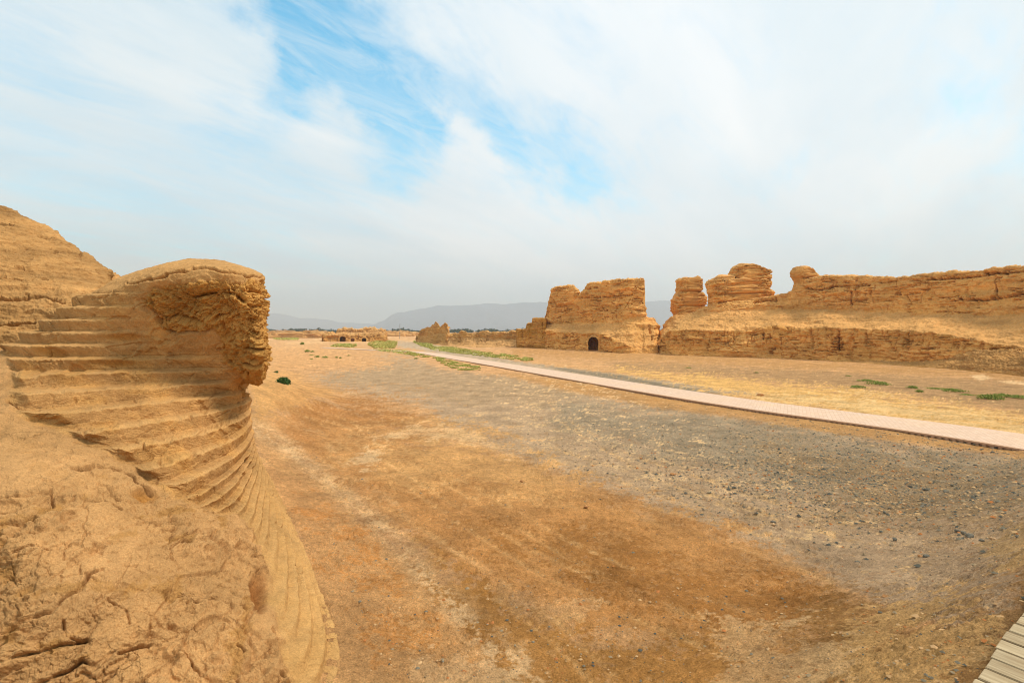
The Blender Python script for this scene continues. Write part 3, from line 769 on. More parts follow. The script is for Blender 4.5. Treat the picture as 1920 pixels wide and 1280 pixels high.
    for c in cuts:
        ln, w, dp = c
        dst = seg_dist(x + w2 * 4 + w3 * 3, y + w2 * 3.0 + w3 * 3.0, ln)
        gate = np.clip(.75 + 1.5 * w2 + 1.2 * w3, 0, 1.3)
        a -= dp * gate * np.exp(-(dst / (w * np.clip(.8 + w3 * 1.5, .4, 1.8))) ** 2) * (row < sum(r[:4]))
    a *= sstep(P[:, 2], -.3, .6) * .85 + .15
    inh = np.zeros(len(P), bool)
    for (x0, x1, yt, yb, dep) in holes:
        inh |= (x > x0 - 1.5) & (x < x1 + 1.5) & (y > yt - 2) & (row < r[0] + r[1] + r[2] // 2)
    a[inh] *= .2
    Q = P + N.reshape(-1, 3) * a[:, None]
    base, mid_, lt = cols
    C = np.repeat(base[None], len(P), 0)
    flat = sstep(np.abs(N.reshape(-1, 3)[:, 2]), .35, .8)
    def lay(mk, col, k=1.):
        nonlocal C
        mk = np.clip(mk * k, 0, 1)[:, None]; C = C * (1 - mk) + col[None] * mk
    lay(sstep(st + .5 * w2, -.2, .35), mid_, .6)
    lay(sstep(w1, -.1, .4), mid_, .5)
    lay(flat, lt, .75)                                   # flatter faces take the third colour
    lay(cliff * sstep(w2, -.1, .3), MUDDK, 0. if plain else .35)
    me = raw_mesh(Q, grid_quads(*G.shape[:2]), C)
    # close both ends
    bm = bmesh.new(); bm.from_mesh(me); bm.verts.ensure_lookup_table()
    nr, nc = G.shape[:2]
    for c_ in (0, nc - 1):
        i = 0; j = nr - 1
        while j - i > 1:
            try: bm.faces.new([bm.verts[k * nc + c_] for k in ((i, i + 1, j - 1, j) if j - i > 2 else (i, i + 1, j))])
            except ValueError: pass
            i += 1; j -= 1
    bmesh.ops.recalc_face_normals(bm, faces=bm.faces); bm.to_mesh(me); bm.free()
    o = link(name, me, mat, parent)
    if label: tag(o, label, cat, group)
    return o

def stack_loft(name, levels, D, thick, mat, parent=None, amp=.15, det=1.0, cuts=(), seed=0., per=260, dz=.06, cols=(MUDOR, MUD, MUDLT), tilt=0.):
    """free standing block: levels (y, x left, x right) seen from the path, rounded-rectangle plan of the given thickness"""
    L = sorted(levels, key=lambda l: -l[0])
    zl = np.array([H + (HY - l[0]) * D / F for l in L])
    zs = np.arange(zl[0], zl[-1], dz); zs = np.append(zs, zl[-1])
    xl = np.interp(zs, zl, [l[1] for l in L]); xr = np.interp(zs, zl, [l[2] for l in L])
    k = max(1, int(.12 / dz)); xl = smooth_axis(xl, k, 0); xr = smooth_axis(xr, k, 0)
    cx = (xl + xr) / 2 - HX; hw = (xr - xl) / 2 / F * D
    top = zs[-1] - zs; cap = np.clip(top / .28, 0, 1); capf = .78 + .22 * np.sqrt(1 - (1 - cap) ** 2)
    th = np.linspace(0, 2 * math.pi, per, endpoint=False)
    ex = .30
    ux = np.sign(np.cos(th)) * np.abs(np.cos(th)) ** ex; uy = np.sign(np.sin(th)) * np.abs(np.sin(th)) ** ex
    hws = hw * (.9 + .1 * capf)
    Yc = D + thick / 2
    GX = (cx / F * D)[:, None] + hws[:, None] * ux[None]
    GY = Yc + (thick / 2) * capf[:, None] * uy[None] + tilt * (GX - (cx / F * D)[:, None])
    GZ = np.repeat(zs[:, None], per, 1)
    # inner rings roof the block over
    rings = []
    for q in (.85, .68, .5, .32, .15, .02):
        rings.append(np.stack([(cx[-1] / F * D) + hws[-1] * ux * q, Yc + (thick / 2) * capf[-1] * uy * q, np.full(per, zs[-1] + .10 * (1 - q))], -1))
    G = np.concatenate([np.stack([GX, GY, GZ], -1), np.array(rings)])
    N = grid_normals(smooth_axis(smooth_axis(G, 2, 0), 2, 1), True)
    s = np.sign((N[: len(zs) // 2, :, :2] * (G[: len(zs) // 2, :, :2] - np.array([cx.mean() / F * D, Yc]))).sum(-1).mean()); N *= s
    P = G.reshape(-1, 3); x, y = to_px(P)
    w1 = fbm(P, .6 * det, 4, .5, seed + 3.); w2 = fbm(P, 2.2 * det, 4, .55, seed + 7.)
    st = fbm(P + .4 * w1[:, None], np.array([.15, .15, 1.6]) * det, 5, .6, seed + 11.)
    stn = fbm(P, np.array([.3, .3, 2.6]) * det, 4, .55, seed + 17., ridge=True)
    w3 = fbm(P, 5. * det, 4, .6, seed + 29.)
    led = fbm(P + .6 * w1[:, None], np.array([.2, .2, .9]) * det, 3, .5, seed + 37.) * 2.5 + P[:, 2] * 1.2 * det
    led = led - np.floor(led); led = np.where(led < .8, led / .8, (1 - led) / .2)
    ec, rc = cells(P + .4 * w2[:, None], np.array([.6, .6, .9]) * det)
    a = amp * (1.1 * w1 + .6 * w2 + .8 * st - 1.3 * sstep(stn, .70, .86) + .45 * (led - .5) + .5 * w3 + (rc - .5) * .8 - .6 * np.exp(-(ec / .06) ** 2))
    for ln, w, dp in cuts:
        dst = seg_dist(x + w2 * 3 + w3 * 2, y + w2 * 2.5 + w3 * 2, ln); a -= dp * np.exp(-(dst / w) ** 2) * (P[:, 1] < Yc)
    Q = P + N.reshape(-1, 3) * a[:, None]
    C = np.repeat(cols[0][None], len(P), 0)
    m1 = (sstep(st + .5 * w2, -.2, .35) * .7)[:, None]; C = C * (1 - m1) + cols[1][None] * m1
    m1 = (sstep(N.reshape(-1, 3)[:, 2], .3, .8) * .8)[:, None]; C = C * (1 - m1) + cols[2][None] * m1
    me = raw_mesh(Q, grid_quads(G.shape[0], per, True), C)
    bm = bmesh.new(); bm.from_mesh(me); bmesh.ops.recalc_face_normals(bm, faces=bm.faces); bm.to_mesh(me); bm.free()
    return link(name, me, mat, parent)

M_RUIN = earth_mat('ruin_earth', .5, .07, strata=.32, contrast=.24, courses=0, gain=1.26)
M_MOUND = earth_mat('mound_earth', .9, .06, strata=.6, contrast=.2, cracks=0.)
M_FAR = earth_mat('far_earth', .2, .2, strata=.2, contrast=.22)
W1, W2, W3 = pal(214, 162, 104), pal(218, 168, 112), pal(204, 156, 106)

# --- long ruin on the right
ruinB = empty('ruined_city_wall', (36, 50, 0))
tag(ruinB, 'long eroded earth ruin at the right edge, a flat topped wall with two towers on its left end', 'earth ruin')
def child(o, par):
    o.parent = par; o.matrix_parent_inverse = Matrix.Translation(par.location).inverted(); return o
tabB = [  # x, y base, y cliff top, y slope top, y wall top
 (1221, 663, 660, 658, 655), (1228, 664, 650, 644, 640), (1240, 664.5, 634, 622, 616), (1252, 665, 622, 606, 600), (1266, 666, 618, 598, 592), (1285, 667, 617, 592, 588), (1320, 667.5, 619, 586, 574),
 (1333, 668, 620, 584, 571), (1345, 668.5, 621, 584, 569), (1400, 670, 618, 582, 560), (1440, 671, 610, 580, 556), (1462, 672, 609, 580, 553), (1474, 672, 611, 580, 551), (1486, 672.5, 613, 580, 543),
 (1494, 673, 614, 580, 533), (1505, 673.5, 614, 580, 527), (1530, 675, 613, 580, 517), (1545, 676, 613, 580, 513), (1600, 678, 615, 584, 516), (1680, 683, 617, 588, 518), (1750, 688, 622, 590, 512),
 (1800, 691, 630, 592, 506), (1830, 693, 636, 594, 504), (1860, 695, 644, 592, 501), (1920, 700, 652, 588, 497), (2000, 707, 662, 586, 492), (2080, 716, 672, 584, 488)]
cutsB = [([(1714, 527), (1761, 523), (1827, 518), (1855, 514), (1925, 507)], 2.0, .7), ([(1801, 561), (1846, 561), (1869, 557), (1925, 550)], 2.6, .8), ([(1864, 524), (1866, 560)], 1.8, .7),
         ([(1505, 541), (1540, 543), (1571, 539)], 2.0, .6), ([(1590, 537), (1630, 535)], 1.8, .5), ([(1597, 548), (1597, 570)], 1.8, .5), ([(1677, 551), (1700, 552), (1724, 548)], 1.8, .5), ([(1700, 556), (1703, 562)], 1.6, .5),
         ([(1521, 618), (1524, 650)], 1.8, .4), ([(1571, 620), (1572, 655)], 2.4, .5), ([(1623, 625), (1622, 644)], 2.0, .5), ([(1705, 625), (1698, 653)], 1.8, .45),
         ([(1415, 568), (1436, 562), (1456, 562)], 2.2, .8), ([(1432, 626), (1432, 636)], 1.6, .5), 
         ([(1351, 645), (1366, 644)], 1.6, .4), ([(1790, 640), (1830, 634)], 1.6, .4), ([(1650, 530), (1680, 527)], 1.6, .4), ([(1630, 551), (1636, 549)], 1.6, .4), ([(1524, 556), (1528, 558)], 2.0, .5),
         ([(1850, 512), (1885, 512)], 2.6, .6), ([(1780, 560), (1796, 552)], 1.5, .4), ([(1540, 530), (1600, 533)], 1.2, .3)]
child(station_ruin('wall', tabB, (.5, 4.5, 5.3, 9.0), .7, (8, 70, 60, 90, 22, 24), M_RUIN, amp=.34, jag=.4, cuts=cutsB, cols=(W1, W2, W3), seed=1.), ruinB)
child(stack_loft('tower', [(612, 1277, 1330), (596, 1272, 1330), (585, 1271, 1328), (575, 1268, 1328), (562, 1267, 1327), (554, 1270, 1326), (548, 1276, 1322), (543, 1278, 1320), (530, 1278, 1321), (522, 1279, 1321), (518, 1284, 1316)],
                 69, 3.0, M_RUIN, amp=.20, seed=31., dz=.07, per=200, cuts=[([(1275, 574), (1325, 572)], 1.4, .35), ([(1276, 546), (1325, 546)], 1.6, .4)], cols=(W1, W2, W3)), ruinB)
child(stack_loft('tower', [(600, 1336, 1475), (580, 1342, 1468), (565, 1343, 1466), (555, 1342, 1463), (548, 1342, 1458), (540, 1342, 1449), (534, 1340, 1448), (528, 1340, 1449), (521, 1343, 1451)],
                 63, 3.4, M_RUIN, amp=.22, seed=47., dz=.07, per=320, cuts=[([(1340, 538), (1376, 534), (1407, 529), (1428, 532)], 2.0, .6), ([(1347, 567), (1366, 567), (1379, 564)], 1.8, .6), ([(1340, 552), (1400, 550), (1440, 548)], 1.3, .35)], cols=(W1, W2, W3)), ruinB)
child(stack_loft('tower_block', [(545, 1378, 1446), (532, 1377, 1450), (520, 1378, 1450), (512, 1379, 1452), (505, 1380, 1449), (500, 1383, 1434), (496, 1389, 1424), (493, 1396, 1417)],
                 63.3, 2.8, M_RUIN, amp=.20, seed=53., dz=.07, per=260, cuts=[([(1378, 528), (1450, 524)], 1.4, .35), ([(1425, 516), (1450, 513)], 1.8, .4)], cols=(W1, W2, W3)), ruinB)
child(stack_loft('tower_block', [(540, 1346, 1382), (530, 1341, 1381), (524, 1341, 1381), (518, 1348, 1381), (515, 1354, 1378)], 63.2, 2.9, M_RUIN, amp=.14, seed=57., dz=.07, per=200, cols=(W1, W2, W3)), ruinB)
child(stack_loft('wall_head', [(545, 1500, 1560), (530, 1507, 1555), (522, 1505, 1545), (516, 1501, 1540), (508, 1501, 1533), (502, 1503, 1528), (498, 1506, 1518)], 57.5, 2.4, M_RUIN, amp=.12, seed=61., dz=.07, per=200,
                 cuts=[([(1503, 521), (1525, 519)], 1.6, .4)], cols=(W1, W2, W3)), ruinB)
# fallen spoil at its right foot
sp = station_ruin('rubble_heap', [(1560, 679, 678, 677.5, 677), (1600, 680, 678, 677, 676), (1660, 683.5, 679, 677, 675.5), (1720, 687.5, 681, 676, 673), (1770, 691, 682, 670, 664), (1830, 697, 684, 664, 656), (1900, 703, 690, 666, 656), (1980, 712, 698, 670, 660), (2080, 726, 710, 690, 680)],
                  (.5, 1.6, 2.2, 4.0), .8, (6, 40, 40, 30, 14, 10), M_MOUND, amp=.26, det=2.6, seed=71., cols=(W1, W2, W3))
tag(sp, 'low crumbled heap of earth along the foot of the right hand ruin', 'earth heap')

# --- ruin with the arched doorway
ruinA = empty('ruined_earth_building', (12, 72, 0))
tag(ruinA, 'tall eroded earth ruin with a dark arched doorway at its foot and a notched top', 'earth ruin')
tabA = [(1019, 657.2, 622, 600, 600), (1021, 657.3, 621, 603, 590), (1024, 657.4, 620, 606, 583), (1028, 657.6, 620, 606, 568), (1032, 657.8, 620, 607, 553), (1035, 658, 620, 607, 541), (1046, 658.4, 620.5, 607, 537), (1060, 659, 622, 607, 535),
        (1074, 659.4, 623, 607, 533), (1082, 659.6, 624, 607, 540), (1088, 659.8, 624.4, 607, 549), (1091, 660, 624.6, 606.5, 552), (1094, 660, 625, 606, 546), (1100, 660.4, 625, 606, 534), (1108, 660.8, 625, 606, 528.5), (1130, 661.5, 626, 606, 527.5),
        (1140, 662, 629, 605, 525), (1160, 663, 638, 604, 523), (1174, 663.6, 646, 600, 523), (1178, 663.7, 648, 598, 520.5), (1205, 664, 656, 592, 520), (1207, 664, 652, 592, 521), (1208.5, 664, 650, 592, 591), (1218, 664, 646, 600, 594), (1228, 664, 645, 603, 597),
        (1232, 664, 650, 610, 606), (1236, 664, 655, 625, 612), (1240, 664, 658, 640, 628)]
cutsA = [([(1091, 559), (1138, 557), (1162, 554), (1186, 552)], 1.5, .6), ([(1161.6, 543), (1161.6, 556)], 1.2, .4), ([(1106, 543), (1122, 540)], 1.8, .5), ([(1192, 539), (1206, 544)], 1.6, .6), ([(1029, 568), (1064, 564)], 1.3, .5),
         ([(1036, 575), (1060, 572)], 1.2, .4), ([(1041, 586), (1059, 583)], 1.4, .5), ([(1049, 592), (1050, 607)], 1.4, .5), ([(1022, 606), (1036, 606)], 1.3, .5), ([(1086, 586), (1112, 583)], 1.1, .4), ([(1129, 576), (1132, 583), (1144, 583)], 1.2, .4),
         ([(1181, 561), (1170, 581)], 1.3, .4), ([(1155, 575), (1155, 596)], 1.1, .3), ([(1218, 611), (1223, 634)], 2.0, .6), ([(1222, 628), (1237, 628)], 1.6, .5), ([(1135, 634), (1146, 636)], 1.2, .3), ([(1050, 545), (1040, 545)], 1.6, .3),
         ([(1180, 541), (1165, 545)], 1.3, .3)]
child(station_ruin('wall', tabA, (.5, 3.6, 4.3, 7.6), .45, (8, 80, 50, 110, 22, 24), M_RUIN, amp=.32, cuts=cutsA, holes=[(1103, 1122, 632, 660, 5.2)], cols=(W1, W2, W3), seed=83.), ruinA)
child(station_ruin('annex_wall', [(968, 655.2, 616.5, 616.2, 616), (986, 655.6, 616, 615.7, 615.5), (987.5, 655.7, 606, 605.7, 605.5), (997, 656, 605, 604.5, 604), (999, 656, 597, 596.5, 596), (1021, 657, 596, 595.5, 595), (1026, 657, 600, 598, 597)],
                   (.25, .8, 1.2, 5.5), .4, (8, 90, 8, 8, 16, 24), M_RUIN, amp=.16, cuts=[([(1015.6, 605), (1015.6, 636)], 1.3, .5), ([(979, 616), (979, 636)], 1.0, .3), ([(993, 606), (993, 630)], .9, .2)], cols=(pal(176, 130, 74), W1, W2), seed=97., det=1.2), ruinA)

# --- further ruins
cr = station_ruin('craggy_ruin', [(780, 642.5, 640, 637, 630), (784, 643, 640, 632, 626), (790, 644, 641, 630, 619), (797, 644.5, 642, 628, 612), (805, 645, 642, 626, 611), (812, 646, 643, 624, 607), (817, 646, 643, 622, 603.5), (821, 646, 643, 622, 604), (825, 646.5, 643, 622, 611),
                  (829, 647, 643, 622, 607), (835, 647, 643, 622, 605.5), (839, 647.5, 643, 624, 608), (841, 648, 644, 628, 622), (843, 648, 645, 634, 632)], (2, 6, 7, 11), .4, (5, 18, 26, 40, 12, 12), M_FAR, amp=.55, det=.7, seed=103., cols=(W1, W2, W3))
tag(cr, 'small craggy ruin with two jagged peaks beyond the grass strip where the road bends', 'earth ruin')
bk = station_ruin('ruined_bank_wall', [(838, 648, 646, 634, 626), (842, 648, 645, 634, 624), (858, 649, 646, 634, 624), (861, 649.5, 646, 634, 622.5), (864, 650, 646, 633, 620), (873, 650, 646, 633, 619.5), (878, 650.5, 646, 633, 623), (890, 651, 647, 634, 623.5), (898, 651, 647, 634, 623), (904, 652, 648, 634, 620.5),
                  (914, 652, 648, 635, 620.5), (917, 652, 648, 635, 623), (955, 654, 650, 637, 623), (960, 654, 650, 637, 619.5), (975, 655, 651, 638, 620)], (2.5, 5.5, 6.5, 10), .5, (5, 16, 30, 34, 12, 10), M_FAR, amp=.4, det=.9, seed=109., cols=(W1, W2, pal(218, 170, 120)),
                  cuts=[([(905, 641), (915, 637)], 1.2, .6), ([(858, 640), (866, 642)], 1.2, .5), ([(950, 651), (964, 650)], 1.4, .8), ([(860, 630), (862, 638)], 1.6, .5)])
tag(bk, 'long low eroded bank wall between the craggy ruin and the doorway ruin', 'earth wall')
co = station_ruin('ruined_earth_building', [(630, 636.5, 634, 630, 622), (634, 636.5, 632, 626, 616), (642, 636.5, 632, 624, 614.5), (660, 636.5, 632, 624, 615), (664, 636.5, 632, 624, 616.5), (680, 636.5, 632, 624, 616), (682, 636.5, 632, 624, 613.5), (703, 636.5, 632, 624, 612.8), (705, 636.5, 632, 624, 615), (722, 636.5, 633, 625, 616), (726, 636.5, 634, 630, 624)],
                  (2, 5, 6, 14), .4, (5, 10, 16, 26, 14, 10), M_FAR, amp=.5, det=.8, seed=121., cols=(W2, W3, pal(226, 180, 128)), cuts=[([(641, 621), (680, 621.5)], 1.0, .8), ([(686, 620), (696, 617)], 1.2, .8)])
tag(co, 'long flat topped earth ruin in the distance, behind the one with two dark caves', 'earth ruin')
cv = station_ruin('cave_ruin', [(604, 641, 637, 632, 629), (606, 641, 630, 628, 627), (612, 641, 628, 626, 624.5), (622, 641, 627, 624.5, 623), (632, 641, 627.5, 626, 624.5), (640, 641, 627, 624.5, 623.5), (650, 641, 628, 626, 625), (655, 641, 630, 629.5, 629), (664, 641, 629, 628, 627.5), (668, 641, 627, 625, 624), (673, 641, 627, 625, 624), (677, 641, 629, 628, 627), (684, 641, 628, 625, 624), (700, 641, 627, 624.5, 623.5), (712, 641, 627, 624, 622), (722, 641, 630, 626, 624), (726, 641, 636, 630, 628)],
                  (.7, 2, 3, 9), .35, (5, 30, 14, 10, 12, 10), M_FAR, amp=.6, det=.8, seed=131., cols=(W1, W2, W3), holes=[(637, 648, 630.5, 637, 4.0), (679, 686, 634, 640, 4.0), (658, 664, 634, 640, 1.5)], cuts=[([(605, 630), (605, 640)], 1.2, .8), ([(671, 626), (671, 636)], 1.5, .6)])
tag(cv, 'low earth ruin with two dark cave mouths, left of the bend in the road', 'earth ruin')
st_ = station_ruin('ruin_stump', [(588, 631, 629, 626, 625), (592, 631, 628, 624, 622), (594, 631, 627, 621, 617), (596, 631, 627, 620, 616), (598, 631, 627, 621, 620), (600, 631, 628, 624, 623)], (1, 3, 4, 7), .3, (4, 8, 10, 14, 8, 6), M_FAR, amp=.3, det=.7, seed=137., cols=(W2, W3, W3))
tag(st_, 'small pointed earth stump on the skyline left of the flat topped distant ruin', 'earth ruin')

# --- high mound at the left edge
tabM = [(-420, 700, 560, 440, 330), (-200, 700, 560, 450, 345), (0, 690, 570, 470, 381), (30, 688, 572, 480, 396), (60, 685, 575, 490, 414), (90, 682, 580, 500, 428), (115, 680, 584, 512, 444), (145, 678, 590, 525, 466), (170, 676, 598, 540, 484), (190, 674, 605, 552, 500), (200, 673, 608, 560, 511), (206, 672, 610, 572, 524), (220, 671, 615, 590, 556), (236, 670, 640, 620, 605)]
mo = station_ruin('earth_mound', tabM, (.9, 2.2, 4.0, 9.0), .8, (6, 110, 130, 130, 26, 18), M_MOUND, amp=.20, det=1.8, seed=151., dist=([-420, 240], [10.0, 11.5]), cols=(pal(184, 140, 92), pal(196, 151, 101), pal(206, 160, 110)), smooth=6, slope_soft=False, plain=True, jag=0,
                  cuts=[([(-20, 553), (50, 553), (89, 552), (119, 566)], 3, .35), ([(-10, 605), (30, 606), (62, 604)], 3, .3), ([(0, 424), (24, 424)], 2.5, .2), ([(-20, 470), (60, 476), (110, 470)], 2, .12), ([(-20, 520), (40, 524), (90, 518)], 2, .15), ([(66, 440), (92, 450)], 3, .12), ([(30, 505), (45, 505)], 1.8, .1), ([(150, 490), (152, 475)], 2, .1)])
tag(mo, 'high rounded earth mound at the left edge, behind the stepped foreground ruin', 'earth mound')
mo2 = station_ruin('earth_mound', [(175, 640, 600, 560, 520), (195, 640, 590, 540, 505), (210, 640, 585, 535, 509), (222, 640, 590, 540, 516), (232, 640, 600, 560, 524), (246, 640, 610, 585, 560), (256, 640, 620, 605, 590)], (1, 2, 3, 6), .6, (6, 30, 40, 30, 12, 10), M_MOUND, amp=.14, det=1.6, seed=161.,
                   dist=([175, 256], [17, 17]), cols=(W2, W3, W3), smooth=3)
tag(mo2, 'low earth crest showing in the gap between the left mound and the stepped ruin', 'earth mound')
# pale straight strip lying on the ledge at the left edge
def box_mesh(sx, sy, sz, bev=.0):
    bm = bmesh.new(); bmesh.ops.create_cube(bm, size=1)
    for v in bm.verts: v.co.x *= sx; v.co.y *= sy; v.co.z *= sz
    if bev: bmesh.ops.bevel(bm, geom=bm.edges[:], offset=bev, segments=2, affect='EDGES')
    me = bpy.data.meshes.new('b'); bm.to_mesh(me); bm.free(); return me

# ------------------------------------------------------------------ distant low ruins scattered over the plain
far_me = []
for k in range(5):
    nr, nc = 14, 26
    u = np.linspace(0, 1, nr)[:, None]; th = np.linspace(0, 2 * math.pi, nc, endpoint=False)[None]
    rad = np.where(u < .75, 1 - .12 * u, (1 - u) * 3.3)
    ex = .55
    X = rad * np.sign(np.cos(th)) * np.abs(np.cos(th)) ** ex * 3.0; Y = rad * np.sign(np.sin(th)) * np.abs(np.sin(th)) ** ex * 1.6
    Z = np.minimum(u / .75, 1) * np.ones_like(th) * (1.6 + .3 * np.sin(th * (1 + k)) + .2 * np.cos(3 * th + k))
    P = np.stack([X, Y, Z - .2], -1).reshape(-1, 3)
    P = P + np.stack([fbm(P, .6, 3, .5, k * 7. + q) for q in (1., 5., 9.)], 1) * [1.0, .8, .7] * (P[:, 2:3] > -.1)
    far_me.append(raw_mesh(P, grid_quads(nr, nc, True), np.repeat(pal(214, 166, 114)[None], len(P), 0), False))
    far_me[-1].materials.append(M_FAR)
rg = random.Random(5)
for k in range(150):
    if k < 105: xx = rg.choice([rg.uniform(508, 604), rg.uniform(508, 604), rg.uniform(728, 788)]); yy = 622 + rg.choice([3.2, 4, 5, 6, 7.5, 9, 10, 12])
    else: xx = rg.uniform(508, 1000); yy = 622 + rg.uniform(2.6, 5)
    if 600 < xx < 730 and yy > 628: continue
    if xx > 730 and yy > 631: continue
    Y = H * F / (yy - HY); X = (xx - HX) / F * Y
    o = bpy.data.objects.new('ruined_mud_wall', far_me[k % 5]); COL.objects.link(o)
    s = Y / 260
    o.location = (X, Y, 0); o.rotation_euler = (0, 0, rg.uniform(-.4, .4))
    o.scale = (rg.uniform(.8, 3.4) * s ** .6, rg.uniform(.8, 1.6), rg.uniform(.6, 1.9) * s ** .45)
    tag(o, 'low crumbled mud wall, one of many scattered over the distant plain', 'mud wall', 'low ruins on the far plain')

# ------------------------------------------------------------------ paved path
near_px = [(2300, 850.0 + 62), (1920, 840), (1660, 800.5), (1400, 767), (1200, 734), (1000, 699), (900, 681.5), (820, 668.0), (790, 662.2), (762, 659.2), (720, 657.0), (676, 655.2), (600, 651.6), (540, 648.4), (500, 646.6), (430, 644)]
ZP = .075
cl_pts = []
for (x, y) in near_px:
    Y = (H - ZP) * F / (y - HY); cl_pts.append(((x - HX) / F * Y, Y))
def resample(pts, step):
    pts = np.array(pts); seg = np.hypot(*np.diff(pts, axis=0).T); s = np.concatenate([[0], np.cumsum(seg)])
    t = np.arange(0, s[-1], step); return np.stack([np.interp(t, s, pts[:, 0]), np.interp(t, s, pts[:, 1])], 1)
cl_pts = [(27.0, -9.0), (22.2, -2.0)] + cl_pts
cp = resample(cl_pts, .35)
cp = np.stack([smooth_axis(cp[:, 0], 5, 0), smooth_axis(cp[:, 1], 5, 0)], 1)
tg = np.gradient(cp, axis=0); tg /= np.linalg.norm(tg, axis=1)[:, None]
nrm = np.stack([tg[:, 1], -tg[:, 0]], 1)
if (nrm[5] * np.array([1, 1])).sum() < 0: nrm = -nrm
Wp = np.interp(np.arange(len(cp)) * .35, [0, 78, 108, 220], [2.5, 2.5, 1.6, 1.2])
far_ = cp + nrm * Wp[:, None]
def strip(a, b, za, zb):
    n = len(a); V = np.concatenate([np.c_[a, np.full(n, za)], np.c_[b, np.full(n, zb)]])
    i = np.arange(n - 1); return V, np.stack([i, i + 1, n + i + 1, n + i], 1)
V1, Q1 = strip(cp, far_, ZP, ZP); V2, Q2 = strip(cp, cp + nrm * .01, ZP, -.1); V3, Q3 = strip(far_, far_ - nrm * .01, ZP, -.1)
V = np.concatenate([V1, V2, V3]); Q = np.concatenate([Q1, Q2 + len(V1), Q3 + len(V1) + len(V2)])
m, nt, b = new_mat('path_brick')
geo = nd(nt, 'ShaderNodeNewGeometry'); rt = nd(nt, 'ShaderNodeVectorRotate'); nt.links.new(geo.outputs['Position'], rt.inputs[0]); rt.inputs['Angle'].default_value = math.radians(-60)
bk_ = nd(nt, 'ShaderNodeTexBrick'); nt.links.new(rt.outputs[0], bk_.inputs[0]); bk_.inputs['Scale'].default_value = 1.0
bk_.inputs['Brick Width'].default_value = .24; bk_.inputs['Row Height'].default_value = .12; bk_.inputs['Mortar Size'].default_value = .008
bk_.inputs['Color1'].default_value = srgb(224, 192, 164, .9); bk_.inputs['Color2'].default_value = srgb(214, 182, 154, .9); bk_.inputs['Mortar'].default_value = srgb(204, 168, 142, .9)
n1 = noise_n(nt, geo.outputs['Position'], .5, 8, .65)
c = mixc(nt, maprange(nt, n1, .45, .7, 0, .6), bk_.outputs[0], srgb(226, 188, 150, .9))
c = mixc(nt, 1.0, c, maprange(nt, noise_n(nt, geo.outputs['Position'], 9, 5, .7), .3, .7, .88, 1.08), 'MULTIPLY')
nt.links.new(c, b.inputs['Base Color'])
o = link('path', raw_mesh(V, Q, smooth=False), m); tag(o, kind='structure')
# edging of short upright posts along the near side
mm, nt, b = new_mat('edging_clay'); b.inputs['Base Color'].default_value = srgb(206, 168, 136, .9)
ev, eq = [], []
step = .16; ce = resample(cp[:190], step)
for i in range(len(ce) - 1):
    p = ce[i]; t_ = ce[i + 1] - ce[i]; t_ /= np.linalg.norm(t_) + 1e-9; n_ = np.array([t_[1], -t_[0]]); n_ = n_ if n_.sum() > 0 else -n_
    jt = .008 * math.sin(i * 12.9)
    for (z0, z1, l, w0, w1) in ((-.08, ZP - .03, .085, -.05 + jt, .04), (ZP - .03, ZP + .012, .152, -.075, .04)):
        b0 = len(ev)
        for zz_ in (z0, z1):
            for (u_, w_) in ((0, w0), (l, w0), (l, w1), (0, w1)):
                q = p + t_ * u_ + n_ * w_; ev.append((q[0], q[1], zz_))
        for f_ in ((0, 1, 5, 4), (1, 2, 6, 5), (2, 3, 7, 6), (3, 0, 4, 7), (4, 5, 6, 7)): eq.append([b0 + q for q in f_])
o = link('path_edging', raw_mesh(ev, eq, smooth=False), mm); tag(o, 'row of short clay uprights edging the near side of the pink paved path', 'edging')

# ------------------------------------------------------------------ boardwalk at the lower right corner
bwk = empty('boardwalk', (2.6, 1.6, 1.3)); tag(bwk, 'weathered grey plank boardwalk in the bottom right corner', 'boardwalk')
m, nt, b = new_mat('weathered_plank'); b.inputs['Roughness'].default_value = .8
tcn = nd(nt, 'ShaderNodeTexCoord'); oi = nd(nt, 'ShaderNodeObjectInfo')
ad = nd(nt, 'ShaderNodeVectorMath', operation='ADD'); nt.links.new(tcn.outputs['Object'], ad.inputs[0])
sc3 = nd(nt, 'ShaderNodeVectorMath', operation='SCALE'); cb = nd(nt, 'ShaderNodeCombineXYZ'); nt.links.new(oi.outputs['Random'], cb.inputs[1]); nt.links.new(cb.outputs[0], sc3.inputs[0]); sc3.inputs['Scale'].default_value = 50
nt.links.new(sc3.outputs[0], ad.inputs[1])
mp = nd(nt, 'ShaderNodeMapping'); nt.links.new(ad.outputs[0], mp.inputs[0]); mp.inputs['Scale'].default_value = (14, 1, 14)
g1 = noise_n(nt, mp.outputs[0], 3.0, 8, .65, .6); g2 = noise_n(nt, ad.outputs[0], 6.0, 6, .6)
c = mixc(nt, maprange(nt, g1, .35, .68, 0, 1), srgb(160, 136, 102, .9), srgb(206, 184, 146, .9))
c = mixc(nt, maprange(nt, g2, .5, .75, 0, .55), c, srgb(178, 150, 112, .9))
c = mixc(nt, 1., c, maprange(nt, oi.outputs['Random'], 0, 1, .85, 1.05), 'MULTIPLY')
nt.links.new(c, b.inputs['Base Color'])
bp = nd(nt, 'ShaderNodeBump'); bp.inputs['Distance'].default_value = .004; nt.links.new(g1, bp.inputs['Height']); nt.links.new(bp.outputs[0], b.inputs['Normal'])
ang = math.atan2(DECK_T[1], DECK_T[0])
plank = box_mesh(.102, 1.9, .03, .003); plank.materials.append(m)
